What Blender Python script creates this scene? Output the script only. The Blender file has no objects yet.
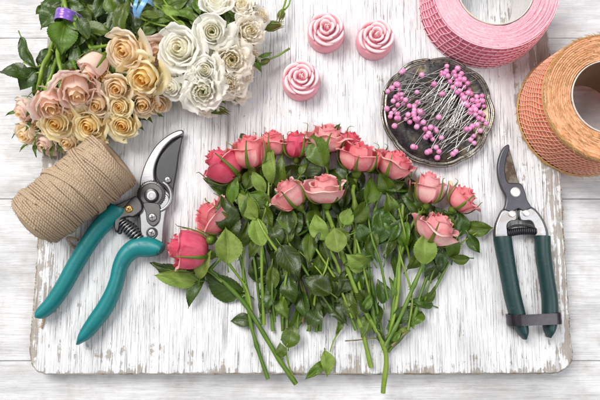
import bpy, bmesh, math, random
import numpy as np
from mathutils import Vector, Matrix, noise
random.seed(7)
PI = math.pi
R = random.random
def U(a, b): return random.uniform(a, b)

# ------------------------------------------------------------------ scene, camera
sc = bpy.context.scene
C = sc.collection
TILT = math.radians(7.4)
D = 470.0          # mm, lens to the point of the board in the middle of the view
F = 550.0          # focal length in photo pixels (600 wide)
cam_pos = Vector((0, -math.sin(TILT) * D, math.cos(TILT) * D))
cd = bpy.data.cameras.new('camera'); cam = bpy.data.objects.new('camera', cd); C.objects.link(cam)
cam.location = cam_pos * .001; cam.rotation_euler = (TILT, 0, 0)
cd.sensor_width = 36; cd.lens = 36 * F / 600; cd.clip_start = .01; cd.clip_end = 50
sc.camera = cam
RX = Matrix.Rotation(TILT, 3, 'X')
def P(x, y, h=0.0):
    """point of the place (mm) seen at photo pixel x,y at height h above the board"""
    d = RX @ Vector(((x - 300) / F, -(y - 200) / F, -1))
    t = (h - cam_pos.z) / d.z
    return cam_pos + d * t
def K(h=0.0): return D / F * (1 - h / cam_pos.z)

# ------------------------------------------------------------------ mesh helper
class MB:
    def __init__(s): s.v = []; s.f = []; s.m = []; s.uv = []; s.c = []
    def add(s, vs, fs, mi=0, uvs=None, col=(0, 0, 0)):
        o = len(s.v); s.v += [tuple(v) for v in vs]
        for f in fs:
            s.f.append([i + o for i in f]); s.m.append(mi); s.c.append(col)
            s.uv.append([uvs[i] for i in f] if uvs else [(0, 0)] * len(f))
    def grid(s, rows, mi=0, uvs=None, col=(0, 0, 0), closed=False):
        n = len(rows[0]); vs = [p for r in rows for p in r]; fs = []; fu = []
        m = n if closed else n - 1
        for i in range(len(rows) - 1):
            for j in range(m):
                k = (j + 1) % n
                fs.append([i*n+j, i*n+k, (i+1)*n+k, (i+1)*n+j])
        o = len(s.v); s.v += [tuple(v) for v in vs]
        nr = len(rows)
        for q, f in enumerate(fs):
            i, j = divmod(q, m)
            s.f.append([a + o for a in f]); s.m.append(mi); s.c.append(col)
            if uvs: s.uv.append([uvs[i][j], uvs[i][j+1], uvs[i+1][j+1], uvs[i+1][j]])
            else: s.uv.append([(j/m, i/(nr-1)), ((j+1)/m, i/(nr-1)), ((j+1)/m, (i+1)/(nr-1)), (j/m, (i+1)/(nr-1))])
    def tube(s, pts, rad, sides=8, mi=0, cap=True, col=(0, 0, 0), flat=None):
        """swept round (or elliptical: rad = (side, up)) tube; uv = (round, length in mm)"""
        pts = [Vector(p) for p in pts]; n = len(pts)
        rows = []; uvs = []; ln = 0; prev = None
        for i, p in enumerate(pts):
            t = (pts[min(i+1, n-1)] - pts[max(i-1, 0)])
            t = t.normalized() if t.length > 1e-9 else Vector((0, 0, 1))
            if flat: side = t.cross(Vector((0, 0, 1))).normalized()
            elif prev is None:
                side = t.cross(Vector((0, 0, 1)));
                if side.length < .1: side = t.cross(Vector((0, 1, 0)))
                side.normalize()
            else:
                side = (prev - t * prev.dot(t)); side.normalize()
            prev = side; up = side.cross(t).normalized()
            r = rad[i] if isinstance(rad, list) else rad
            ra, rb = r if isinstance(r, (list, tuple)) else (r, r)
            rows.append([p + side * math.cos(a) * ra + up * math.sin(a) * rb for a in [2*PI*k/sides for k in range(sides)]])
            if i: ln += (pts[i] - pts[i-1]).length
            uvs.append([(k / sides, ln) for k in range(sides + 1)])
        s.grid(rows, mi, uvs, col, closed=True)
        if cap:
            o = len(s.v)
            s.add(rows[0], [list(range(sides))], mi, None, col)
            s.add(rows[-1], [list(range(sides))[::-1]], mi, None, col)
    def lathe(s, prof, c=(0, 0, 0), n=48, M=None, mi=0, f=None, col=(0, 0, 0)):
        c = Vector(c); rows = []
        for (r, z) in prof:
            row = []
            for k in range(n):
                a = 2*PI*k/n; rr, zz = (f(r, z, a) if f else (r, z))
                p = Vector((rr*math.cos(a), rr*math.sin(a), zz))
                if M is not None: p = M @ p
                row.append(c + p)
            rows.append(row)
        s.grid(rows, mi, None, col, closed=True)
    def ball(s, c, r, nu=14, nv=9, mi=0, sc_=(1, 1, 1)):
        s.lathe([(r*math.sin(PI*i/nv)*sc_[0] + 1e-4, -r*math.cos(PI*i/nv)*sc_[2]) for i in range(nv+1)], c, nu, mi=mi)
    def plate(s, poly, z0, z1, bev=.5, mi=0, dome=0):
        """extruded outline given in mm (Vector xy), small bevelled upper edge"""
        n = len(poly); area = sum(poly[i].x*poly[(i+1) % n].y - poly[(i+1) % n].x*poly[i].y for i in range(n))
        if area < 0: poly = poly[::-1]
        def inset(d):
            out = []
            for i in range(n):
                a, b, c_ = poly[i-1], poly[i], poly[(i+1) % n]
                t1 = Vector((b.x-a.x, b.y-a.y)); t2 = Vector((c_.x-b.x, c_.y-b.y))
                if t1.length < 1e-6 or t2.length < 1e-6: nn = Vector((0, 0))
                else:
                    t1.normalize(); t2.normalize(); n1 = Vector((-t1.y, t1.x)); n2 = Vector((-t2.y, t2.x))
                    nn = n1 + n2
                    nn = nn / max(.6, nn.length) if nn.length > 1e-4 else n1
                out.append(Vector((b.x + nn.x*d, b.y + nn.y*d)))
            return out
        i1 = inset(bev*.35); i2 = inset(bev)
        rows = [[Vector((p.x, p.y, z0)) for p in poly], [Vector((p.x, p.y, z1 - bev)) for p in poly],
                [Vector((p.x, p.y, z1 - bev*.3)) for p in i1], [Vector((p.x, p.y, z1)) for p in i2]]
        s.grid(rows, mi, None, closed=True)
        s.add(rows[-1], [list(range(n))], mi, [(p.x, p.y) for p in i2])
        s.add(rows[0], [list(range(n))[::-1]], mi)
    def build(s, name, mats, parent=None, sharp=None, solid=0, sub=0):
        me = bpy.data.meshes.new(name)
        org = parent_world(parent) if parent else Vector((0, 0, 0))
        me.from_pydata([((x*.001 - org.x), (y*.001 - org.y), (z*.001 - org.z)) for x, y, z in s.v], [], s.f)
        uvl = me.uv_layers.new(name='UVMap'); flat = [c for u in s.uv for p in u for c in p]
        uvl.data.foreach_set('uv', flat)
        ca = me.color_attributes.new('pt', 'FLOAT_COLOR', 'CORNER')
        cf = []
        for f, c in zip(s.f, s.c): cf += [c[0], c[1], c[2], 1.0] * len(f)
        ca.data.foreach_set('color', cf)
        me.polygons.foreach_set('use_smooth', [True]*len(s.f))
        me.polygons.foreach_set('material_index', s.m)
        for m in (mats if isinstance(mats, (list, tuple)) else [mats]): me.materials.append(m)
        me.validate(); me.update()
        if sharp: me.set_sharp_from_angle(angle=math.radians(sharp))
        o = bpy.data.objects.new(name, me); C.objects.link(o)
        if parent: o.parent = parent
        if solid:
            md = o.modifiers.new('solid', 'SOLIDIFY'); md.thickness = solid*.001; md.offset = 0
        if sub:
            md = o.modifiers.new('sub', 'SUBSURF'); md.levels = sub; md.render_levels = sub
        return o
def parent_world(o):
    p = Vector((0, 0, 0))
    while o: p += o.location; o = o.parent
    return p
def tag(o, label=None, cat=None, group=None, kind=None):
    if label: o['label'] = label
    if cat: o['category'] = cat
    if group: o['group'] = group
    if kind: o['kind'] = kind
    return o
def thing(name, label, cat, loc=(0, 0, 0), group=None):
    o = bpy.data.objects.new(name, None); C.objects.link(o); o.location = Vector(loc)*.001
    o.empty_display_size = .01
    return tag(o, label, cat, group)
def smooth(pts, n=6, closed=False):
    """Catmull-Rom through tuples of any length"""
    a = [np.array(p, float) for p in pts]; N = len(a); out = []
    for i in range(N if closed else N-1):
        p0 = a[(i-1) % N] if closed or i > 0 else 2*a[0]-a[1]
        p1 = a[i]; p2 = a[(i+1) % N]
        p3 = a[(i+2) % N] if closed or i+2 < N else 2*a[-1]-a[-2]
        for k in range(n):
            t = k/n
            out.append(.5*((2*p1)+(-p0+p2)*t+(2*p0-5*p1+4*p2-p3)*t*t+(-p0+3*p1-3*p2+p3)*t**3))
    if not closed: out.append(a[-1])
    return out
def frame(axis, roll=0):
    z = Vector(axis).normalized(); x = z.cross(Vector((0, 0, 1)))
    if x.length < .05: x = Vector((1, 0, 0))
    x.normalize(); y = z.cross(x)
    M = Matrix((x, y, z)).transposed()
    return M @ Matrix.Rotation(roll, 3, 'Z')
def screen_axis(az, el):
    a, e = math.radians(az), math.radians(el)
    return Vector((math.cos(a)*math.cos(e), math.sin(a)*math.cos(e), math.sin(e)))

# ------------------------------------------------------------------ material helper
class NT:
    def __init__(s, name):
        s.m = bpy.data.materials.new(name); s.m.use_nodes = True; s.t = s.m.node_tree; s.t.nodes.clear()
        s.out = s.t.nodes.new('ShaderNodeOutputMaterial')
    def n(s, typ, **kw):
        nd = s.t.nodes.new('ShaderNode'+typ)
        ins = kw.pop('i', {})
        for k, v in kw.items(): setattr(nd, k, v)
        for k, v in ins.items():
            sock = nd.inputs[k]
            if hasattr(v, 'is_linked') or isinstance(v, bpy.types.NodeSocket): s.t.links.new(v, sock)
            elif isinstance(v, (tuple, list)) and len(v) == 3 and sock.type == 'RGBA': sock.default_value = (*v, 1)
            else: sock.default_value = v
        return nd
    def math(s, op, a, b=0.0, clamp=False):
        return s.n('Math', operation=op, use_clamp=clamp, i={0: a, 1: b}).outputs[0]
    def mix(s, f, a, b, mode='MIX'):
        nd = s.n('Mix', data_type='RGBA', blend_type=mode)
        for k, v in ((0, f), (6, a), (7, b)):
            if isinstance(v, bpy.types.NodeSocket): s.t.links.new(v, nd.inputs[k])
            else: nd.inputs[k].default_value = (*v, 1) if isinstance(v, (tuple, list)) else v
        return nd.outputs[2]
    def ramp(s, f, stops, interp='LINEAR'):
        nd = s.n('ValToRGB', i={0: f}); cr = nd.color_ramp; cr.interpolation = interp
        while len(cr.elements) > 1: cr.elements.remove(cr.elements[-1])
        for k, (p, c) in enumerate(stops):
            e = cr.elements[0] if k == 0 else cr.elements.new(p)
            e.position = p; e.color = (*c, 1) if isinstance(c, (tuple, list)) else (c, c, c, 1)
        return nd.outputs[0]
    def noise(s, vec, scale=1, detail=3, rough=.5, dist=0, dims='3D'):
        return s.n('TexNoise', noise_dimensions=dims, i={'Vector': vec, 'Scale': scale, 'Detail': detail, 'Roughness': rough, 'Distortion': dist}).outputs[0]
    def objmm(s, scale=(1, 1, 1), loc=(0, 0, 0), geo=False):
        src = s.n('NewGeometry').outputs['Position'] if geo else s.n('TexCoord').outputs['Object']
        return s.n('Mapping', i={'Vector': src, 'Scale': tuple(1000*q for q in scale), 'Location': loc}).outputs[0]
    def uv(s, scale=(1, 1, 1), loc=(0, 0, 0)):
        return s.n('Mapping', i={'Vector': s.n('TexCoord').outputs['UV'], 'Scale': scale, 'Location': loc}).outputs[0]
    def bump(s, h, strength=.3, dist=.5, normal=None):
        i = {'Height': h, 'Strength': strength, 'Distance': dist*.001}
        if normal: i['Normal'] = normal
        return s.n('Bump', i=i).outputs[0]
    def bsdf(s, color, rough=.5, metal=0, normal=None, **kw):
        i = {'Base Color': color, 'Roughness': rough, 'Metallic': metal}
        if normal: i['Normal'] = normal
        i.update(kw)
        return s.n('BsdfPrincipled', i=i).outputs[0]
    def end(s, sh): s.t.links.new(sh, s.out.inputs['Surface']); return s.m
def simple(name, col, rough=.5, metal=0, var=.25, scale=.4, bump=.15, bscale=1.2, **kw):
    t = NT(name); v = t.objmm()
    nz = t.noise(v, scale, 5, .6)
    c = t.mix(nz, tuple(q*(1-var) for q in col), tuple(min(1, q*(1+var)) for q in col))
    rr = t.math('MULTIPLY_ADD', nz, .3); rr.node.inputs[2].default_value = max(.02, rough-.15)
    return t.end(t.bsdf(c, rr, metal, t.bump(t.noise(v, bscale, 4), bump, .3), **kw))

def petal_mat(name, base, mid, edge, inner, deep, streak=.35, rough=.62, rim=None, trl=.42):
    rim = rim or mid
    t = NT(name)
    uv = t.n('SeparateXYZ', i={0: t.n('TexCoord').outputs['UV']}); u, v = uv.outputs[0], uv.outputs[1]
    at = t.n('Attribute', attribute_name='pt'); sp = t.n('SeparateColor', i={0: at.outputs['Color']})
    tt, rnd = sp.outputs[0], sp.outputs[1]
    rr = t.n('CombineXYZ', i={0: t.math('MULTIPLY', u, 16), 1: t.math('MULTIPLY', v, 2.0), 2: t.math('MULTIPLY', rnd, 30)}).outputs[0]
    nz = t.noise(rr, 1, 4, .6)
    bl = t.n('CombineXYZ', i={0: t.math('MULTIPLY', u, 2.2), 1: t.math('MULTIPLY', v, 2.2), 2: t.math('MULTIPLY', rnd, 60)}).outputs[0]
    big = t.noise(bl, 1.2, 3)
    vv = t.math('ADD', v, t.math('MULTIPLY', t.math('SUBTRACT', nz, .5), .28))
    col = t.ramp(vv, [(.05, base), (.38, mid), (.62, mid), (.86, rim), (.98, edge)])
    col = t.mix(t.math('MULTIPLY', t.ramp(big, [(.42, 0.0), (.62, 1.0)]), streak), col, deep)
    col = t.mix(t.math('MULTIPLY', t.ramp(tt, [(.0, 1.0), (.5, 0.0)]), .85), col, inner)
    fine = t.noise(rr, 3.2, 2)
    col = t.mix(t.math('MULTIPLY', t.ramp(fine, [(.4, 0.0), (.7, 1.0)]), .16), col, deep)
    bp = t.bump(t.math('ADD', nz, t.math('MULTIPLY', t.noise(rr, 4, 3), .5)), .5, .45)
    pr = t.bsdf(col, rough, 0, bp, **{'Sheen Weight': .1, 'Specular IOR Level': .22})
    tr = t.n('BsdfTranslucent', i={'Color': col, 'Normal': bp}).outputs[0]
    return t.end(t.n('MixShader', i={0: trl, 1: pr, 2: tr}).outputs[0])

PINK = petal_mat('pink_petal', (.84, .16, .24), (.93, .50, .48), (.96, .74, .66), (.84, .14, .20), (.84, .13, .20), .55, rim=(.89, .26, .30), trl=.3)
PALE = petal_mat('pale_pink_petal', (.88, .30, .35), (.95, .65, .60), (.97, .80, .72), (.88, .26, .30), (.88, .24, .30), .6, rim=(.92, .44, .46), trl=.3)
DEEP = petal_mat('deep_pink_petal', (.76, .08, .18), (.86, .20, .29), (.94, .55, .52), (.68, .035, .09), (.70, .03, .10), .6, rim=(.84, .16, .25), trl=.3)
CREAM = petal_mat('cream_petal', (.95, .78, .36), (.97, .87, .60), (.97, .88, .74), (.95, .70, .26), (.95, .72, .58), .45, rim=(.97, .86, .66))
BLUSH = petal_mat('blush_petal', (.96, .88, .56), (.97, .86, .72), (.97, .88, .74), (.95, .78, .40), (.94, .60, .58), .6, rim=(.96, .76, .69))
GOLD = petal_mat('yellow_cream_petal', (.95, .74, .26), (.97, .88, .55), (.98, .93, .74), (.95, .64, .15), (.97, .80, .38), .45, rim=(.97, .88, .62))
WHITE = petal_mat('white_petal', (.98, .96, .80), (.99, .98, .93), (.99, .98, .945), (.985, .95, .78), (.98, .95, .88), .3, trl=.5)
IVORY = petal_mat('ivory_petal', (.98, .94, .76), (.985, .955, .86), (.985, .965, .90), (.98, .90, .66), (.97, .90, .82), .45, trl=.5)

def leaf_mat(name, col, vein, rough=.4, coat=0.0, tr=.18):
    t = NT(name)
    uv = t.n('SeparateXYZ', i={0: t.n('TexCoord').outputs['UV']}); u, v = uv.outputs[0], uv.outputs[1]
    oi = t.n('ObjectInfo').outputs['Random']
    au = t.math('MULTIPLY', t.math('ABSOLUTE', t.math('SUBTRACT', u, .5)), 2)
    mid = t.ramp(au, [(.02, 1.0), (.07, 0.0)])
    w = t.math('SUBTRACT', t.math('MULTIPLY', v, 9), t.math('MULTIPLY', au, 2.6))
    fr = t.math('ABSOLUTE', t.math('SUBTRACT', t.math('FRACT', w), .5))
    side = t.ramp(fr, [(.04, 1.0), (.14, 0.0)])
    veins = t.math('MAXIMUM', mid, t.math('MULTIPLY', side, .45))
    vec = t.objmm(); nz = t.noise(vec, .25, 4, .6); fine = t.n('TexVoronoi', i={'Vector': vec, 'Scale': .95}, feature='DISTANCE_TO_EDGE').outputs[0]
    c = t.mix(nz, tuple(q*.62 for q in col), tuple(q*1.45 for q in col))
    hs = t.n('HueSaturation', i={'Hue': t.math('ADD', .485, t.math('MULTIPLY', oi, .03)), 'Saturation': 1.0,
             'Value': t.math('ADD', .75, t.math('MULTIPLY', oi, .55)), 'Color': c}).outputs[0]
    c = t.mix(t.math('MULTIPLY', veins, .55), hs, vein)
    hgt = t.math('ADD', t.math('MULTIPLY', veins, -.8), t.math('MULTIPLY', t.ramp(fine, [(0.0, 0.0), (.3, 1.0)]), .35))
    b = t.bump(hgt, .55, .35); b = t.bump(nz, .3, 1.2, b)
    pr = t.bsdf(c, rough, 0, b, **{'Coat Weight': coat, 'Coat Roughness': .18})
    trn = t.n('BsdfTranslucent', i={'Color': c}).outputs[0]
    return t.end(t.n('MixShader', i={0: tr, 1: pr, 2: trn}).outputs[0])
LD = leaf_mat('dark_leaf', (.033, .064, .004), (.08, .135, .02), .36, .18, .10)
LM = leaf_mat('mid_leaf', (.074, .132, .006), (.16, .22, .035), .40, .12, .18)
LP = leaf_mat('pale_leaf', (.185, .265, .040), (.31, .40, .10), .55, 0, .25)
def stem_mat(name, c1, c2):
    t = NT(name); v = t.uv((1, .06, 1)); nz = t.noise(v, 3, 4, .6); big = t.noise(t.objmm(), .05, 3)
    c = t.mix(t.ramp(big, [(.4, 0.0), (.65, 1.0)]), c1, c2); c = t.mix(t.math('MULTIPLY', nz, .5), c, tuple(q*.55 for q in c1))
    c = t.mix(t.ramp(t.noise(t.objmm((1, 1, 1), (7, 3, 1)), .09, 4, .7), [(.55, 0.0), (.72, .6)]), c, (.13, .07, .025))
    return t.end(t.bsdf(c, .42, 0, t.bump(nz, .3, .3)))
ST = stem_mat('green_stem', (.12, .22, .018), (.06, .14, .012))
STB = stem_mat('reddish_stem', (.17, .13, .05), (.10, .17, .03))
STP = stem_mat('light_green_stem', (.22, .33, .035), (.15, .26, .025))
CUT = simple('cut_stem_end', (.28, .22, .09), .8)
SEP = stem_mat('sepal_green', (.12, .21, .018), (.16, .12, .02))

# ------------------------------------------------------------------ flowers
def tab(pts):
    s = smooth(pts, 8); a = np.array(s); return a
CLOSED = tab([(0, .05, 0), (.15, .55, .04), (.3, .86, .2), (.5, 1.0, .48), (.7, .95, .75), (.85, .86, .93), (.94, .90, 1.0), (1, 1.02, .99)])
OPEN = tab([(0, .05, 0), (.15, .45, .05), (.3, .75, .2), (.5, 1.0, .42), (.7, 1.25, .60), (.85, 1.46, .68), (.94, 1.60, .66), (1, 1.68, .58)])
TIGHT = tab([(0, .05, 0), (.15, .5, .1), (.3, .8, .25), (.5, 1.0, .52), (.7, .98, .8), (.85, .85, .98), (.94, .78, 1.08), (1, .74, 1.12)])
def prof(t, s): return np.interp(s, t[:, 0], t[:, 1]), np.interp(s, t[:, 0], t[:, 2])
def petal(mb, M, base, Rr, H, w, phi, op, tight, col, ruffle=.04, spiral=.1, nu=11, nv=11, tipd=.2, s0=0.0):
    seed = R()*100; rows = []; uvs = []
    k1 = U(1.2, 2.4); p1 = U(0, 6); point = U(.0, .03); lean = U(-.05, .05)
    for j in range(nv+1):
        sv = (j/nv); row = []; ur = []
        for i in range(nu+1):
            u = 2*i/nu - 1
            smax = 1 - tipd*abs(u)**2.4 + point*math.exp(-(u/.18)**2) + .03*noise.noise(Vector((u*2.5, seed, 0)))
            s = s0 + (smax-s0)*sv**.85
            rc, zc = prof(CLOSED, s); ro, zo = prof(OPEN, s); rt, zt = prof(TIGHT, s)
            rr = rc*(1-op) + ro*op; zz = zc*(1-op) + zo*op
            rr = rr*(1-tight) + rt*tight; zz = zz*(1-tight) + zt*tight
            # side margins roll outwards a little near the top
            roll = max(0, abs(u)-.6)/.4
            rr += roll**2 * .16*(1-tight) * s * (.4+op)
            zz -= roll**2 * .05 * s
            rr *= 1 + spiral*u
            nzv = noise.noise(Vector((u*1.7*k1, s*2.2, seed)))
            n2 = noise.noise(Vector((u*5, s*3, seed+9)))
            rr += ruffle*s**2*(nzv*2.6 + n2*.55)
            zz += ruffle*s**2*(math.sin(u*3*k1+p1)*.8 + n2*.5)
            ws = (.45+.55*math.sin(min(1, s/.55)*PI/2)) * (1-.10*op*s)
            a = phi + u*w*ws + lean*s
            x = max(.01, rr)*Rr
            row.append(base + M @ Vector((x*math.cos(a), x*math.sin(a), zz*H)))
            ur.append((i/nu, s))
        rows.append(row); uvs.append(ur)
    mb.grid(rows, 0, uvs, col)
def bloom(cx, cy, dia, az, el, z, kind, mat, parent=None, hr=None, name='bloom'):
    """kind: bud / cup / open / garden.  Returns base point, axis, R, H"""
    ax = screen_axis(az, el)
    opo = {'bud': .22, 'cup': .48, 'open': .68, 'garden': .8}[kind]
    Rr = dia*.5*K(z)/(1+(.60 if kind in ('open', 'garden') else .22)*opo)
    H = Rr*(hr or {'bud': 1.85, 'cup': 1.6, 'open': 1.35, 'garden': 1.2}[kind])
    c = P(cx, cy, z); base = c - ax*H*.52
    M = frame(ax, U(0, 6.28)); mb = MB()
    n = {'bud': 10, 'cup': 12, 'open': 16, 'garden': 32}[kind]
    ruf = {'bud': .055, 'cup': .08, 'open': .075, 'garden': .16}[kind]
    for i in range(n):
        t = (i+.5)/n
        Rt = .13 + .87*t**.85; tight = max(0, 1-t*1.9) if kind != 'garden' else max(0, .7-t*1.6)
        op = opo*max(0, (t-.25)/.75)**1.3
        Ht = 1.0 - .05*t if kind != 'garden' else .96 + .06*math.sin(i)
        if kind in ('open', 'garden'): Ht *= .86+.14*(1-t)
        w = 1.55 - .50*t if kind != 'garden' else U(.65, 1.1)
        if kind in ('bud', 'cup') and i >= n-4: Ht *= U(.80, .98); op = min(1, op + U(.0, .38))
        if kind == 'open' and i >= n-4: op = min(1.15, op + U(-.1, .3)); Ht *= U(.9, 1.05)
        petal(mb, M, base, Rr*Rt, H*Ht, w, i*2.399+U(-.2, .2), op, tight, (t, R(), R()), ruf*(.6+.6*t),
              .10, 13, 13, U(.09, .18), 0 if t > .25 else .3)
    mb.build(name, mat, parent)
    return base, ax, Rr, H, M
def sepals(base, M, Rr, H, parent, reflex=.3, n=5, mat=None, L=1.0, ph=0):
    mb = MB()
    hp = [(.02, -.42), (.10, -.40), (.20, -.30), (.25, -.15), (.24, -.02), (.30, .04), (.05, .05)]
    mb.lathe([(r*Rr*.95, h*Rr) for r, h in hp], base, 16, M)
    for k in range(n):
        phi = ph + k*2*PI/n + U(-.25, .25); rf = reflex*U(.5, 1.5); ll = L*U(.9, 1.35); rows = []
        tw = U(-.3, .3)
        for j in range(13):
            s = j/12; ss = s*.85*ll
            rc, zc = prof(CLOSED, min(1, ss)); rr = rc*1.05*Rr + .3; zz = zc*H
            if ss > .3:
                q = (ss-.3); rr += q*q*rf*2.6*Rr; zz += q*.10*H - q*q*rf*.7*H
            wd = Rr*.14*(math.sin(min(1, s*2.2+.28)*PI/2))*(1-s)**1.0 + .10
            row = []
            for i in range(5):
                u = i/2-1; a = phi + tw*s*s + u*wd/max(rr, .25*Rr)
                r2 = rr + .35*(1-abs(u)) + .2
                row.append(base + M @ Vector((r2*math.cos(a), r2*math.sin(a), zz)))
            rows.append(row)
        mb.grid(rows)
    mb.build('sepals', mat or SEP, parent, solid=.35)
def stem(pts, r0, r1, parent, mat=ST, thorns=0, name='stem'):
    """pts: (px, py, height) list from cut end to bloom"""
    pp = smooth(pts, 7); w = []
    for i, q in enumerate(pp):
        p = P(q[0], q[1], q[2]); w.append(p)
    n = len(w); mb = MB()
    rad = [(r0 + (r1-r0)*i/(n-1))*(1+.10*math.sin(i*1.3+r0*9)) for i in range(n)]
    mb.tube(w, rad, 9, cap=False)
    mb.tube([w[0] - (w[1]-w[0])*.01, w[0] + (w[1]-w[0])*.02], rad[0]*.99, 9, mi=1)
    for k in range(thorns):
        i = int(U(2, n-3)); p = w[i]; t = (w[i+1]-w[i]).normalized()
        side = t.cross(Vector((0, 0, 1))).normalized()*random.choice((-1, 1)) + Vector((0, 0, U(-.1, .6)))
        mb.tube([p, p+side*rad[i]*1.2, p+side*rad[i]*2.6 - t*rad[i]*.8], [rad[i]*.8, rad[i]*.4, .03], 5)
    mb.build(name, [mat, CUT], parent)
    return w
def leaf(x, y, L, ang, W=None, z=10, mat='m', parent=None, pitch=0, roll=0, bend=.25, fold=.25, name='leaf', pet=.22):
    """leaf centred on pixel x,y; length L px, direction ang deg (screen), W width px"""
    k = K(z)*(1.14 if name == 'leaf' and L > 16 else 1); L = L*k; W = (W*k) if W else L*.55
    c = P(x, y, z)
    M = Matrix.Rotation(math.radians(ang), 3, 'Z') @ Matrix.Rotation(math.radians(-pitch), 3, 'Y') @ Matrix.Rotation(math.radians(roll), 3, 'X')
    mb = MB(); nv = 26; nu = 10; rows = []; uvs = []; seed = R()*50; curl = U(-1.1, 1.1)
    for j in range(nv+1):
        s = j/nv
        wd = W*.5*(math.sin(PI*s**.82)**.8)*(1.0 if s < .6 else (1-(s-.6)*.35))
        if j in (0, nv): wd = .15
        saw = 1 + (.035 if j % 2 else -.02)
        row = []; ur = []
        for i in range(nu+1):
            u = 2*i/nu-1
            e = wd*(saw if abs(u) == 1 else 1)
            yy = u*e; zz = fold*abs(yy)*(1-.35*abs(u)) - bend*L*(s-.5)**2*2 + .09*L*noise.noise(Vector((s*3, u*1.4, seed)))
            zz += .035*W*abs(math.sin(s*9*PI - abs(u)*2.6*PI))*abs(u)*(1-abs(u)*.3)
            row.append(c + M @ Vector(((s-.5)*L - .06*L*abs(u)*s, yy + curl*.12*L*(s-.5)**2*2, zz)))
            ur.append((i/nu, s))
        rows.append(row); uvs.append(ur)
    mb.grid(rows, 0, uvs)
    b = rows[0][nu//2]; d = (M @ Vector((-1, -.15*curl, -.25))).normalized()
    if pet: mb.tube([b + (M @ Vector((.12*L, 0, -.2))), b, b + d*L*pet*.5, b + d*L*pet + Vector((0, 0, -.8))], [.35, .5, .55, .6], 6, mi=1)
    return mb.build(name, [{'d': LD, 'm': LM, 'p': LP}[mat], ST], parent)

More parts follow.
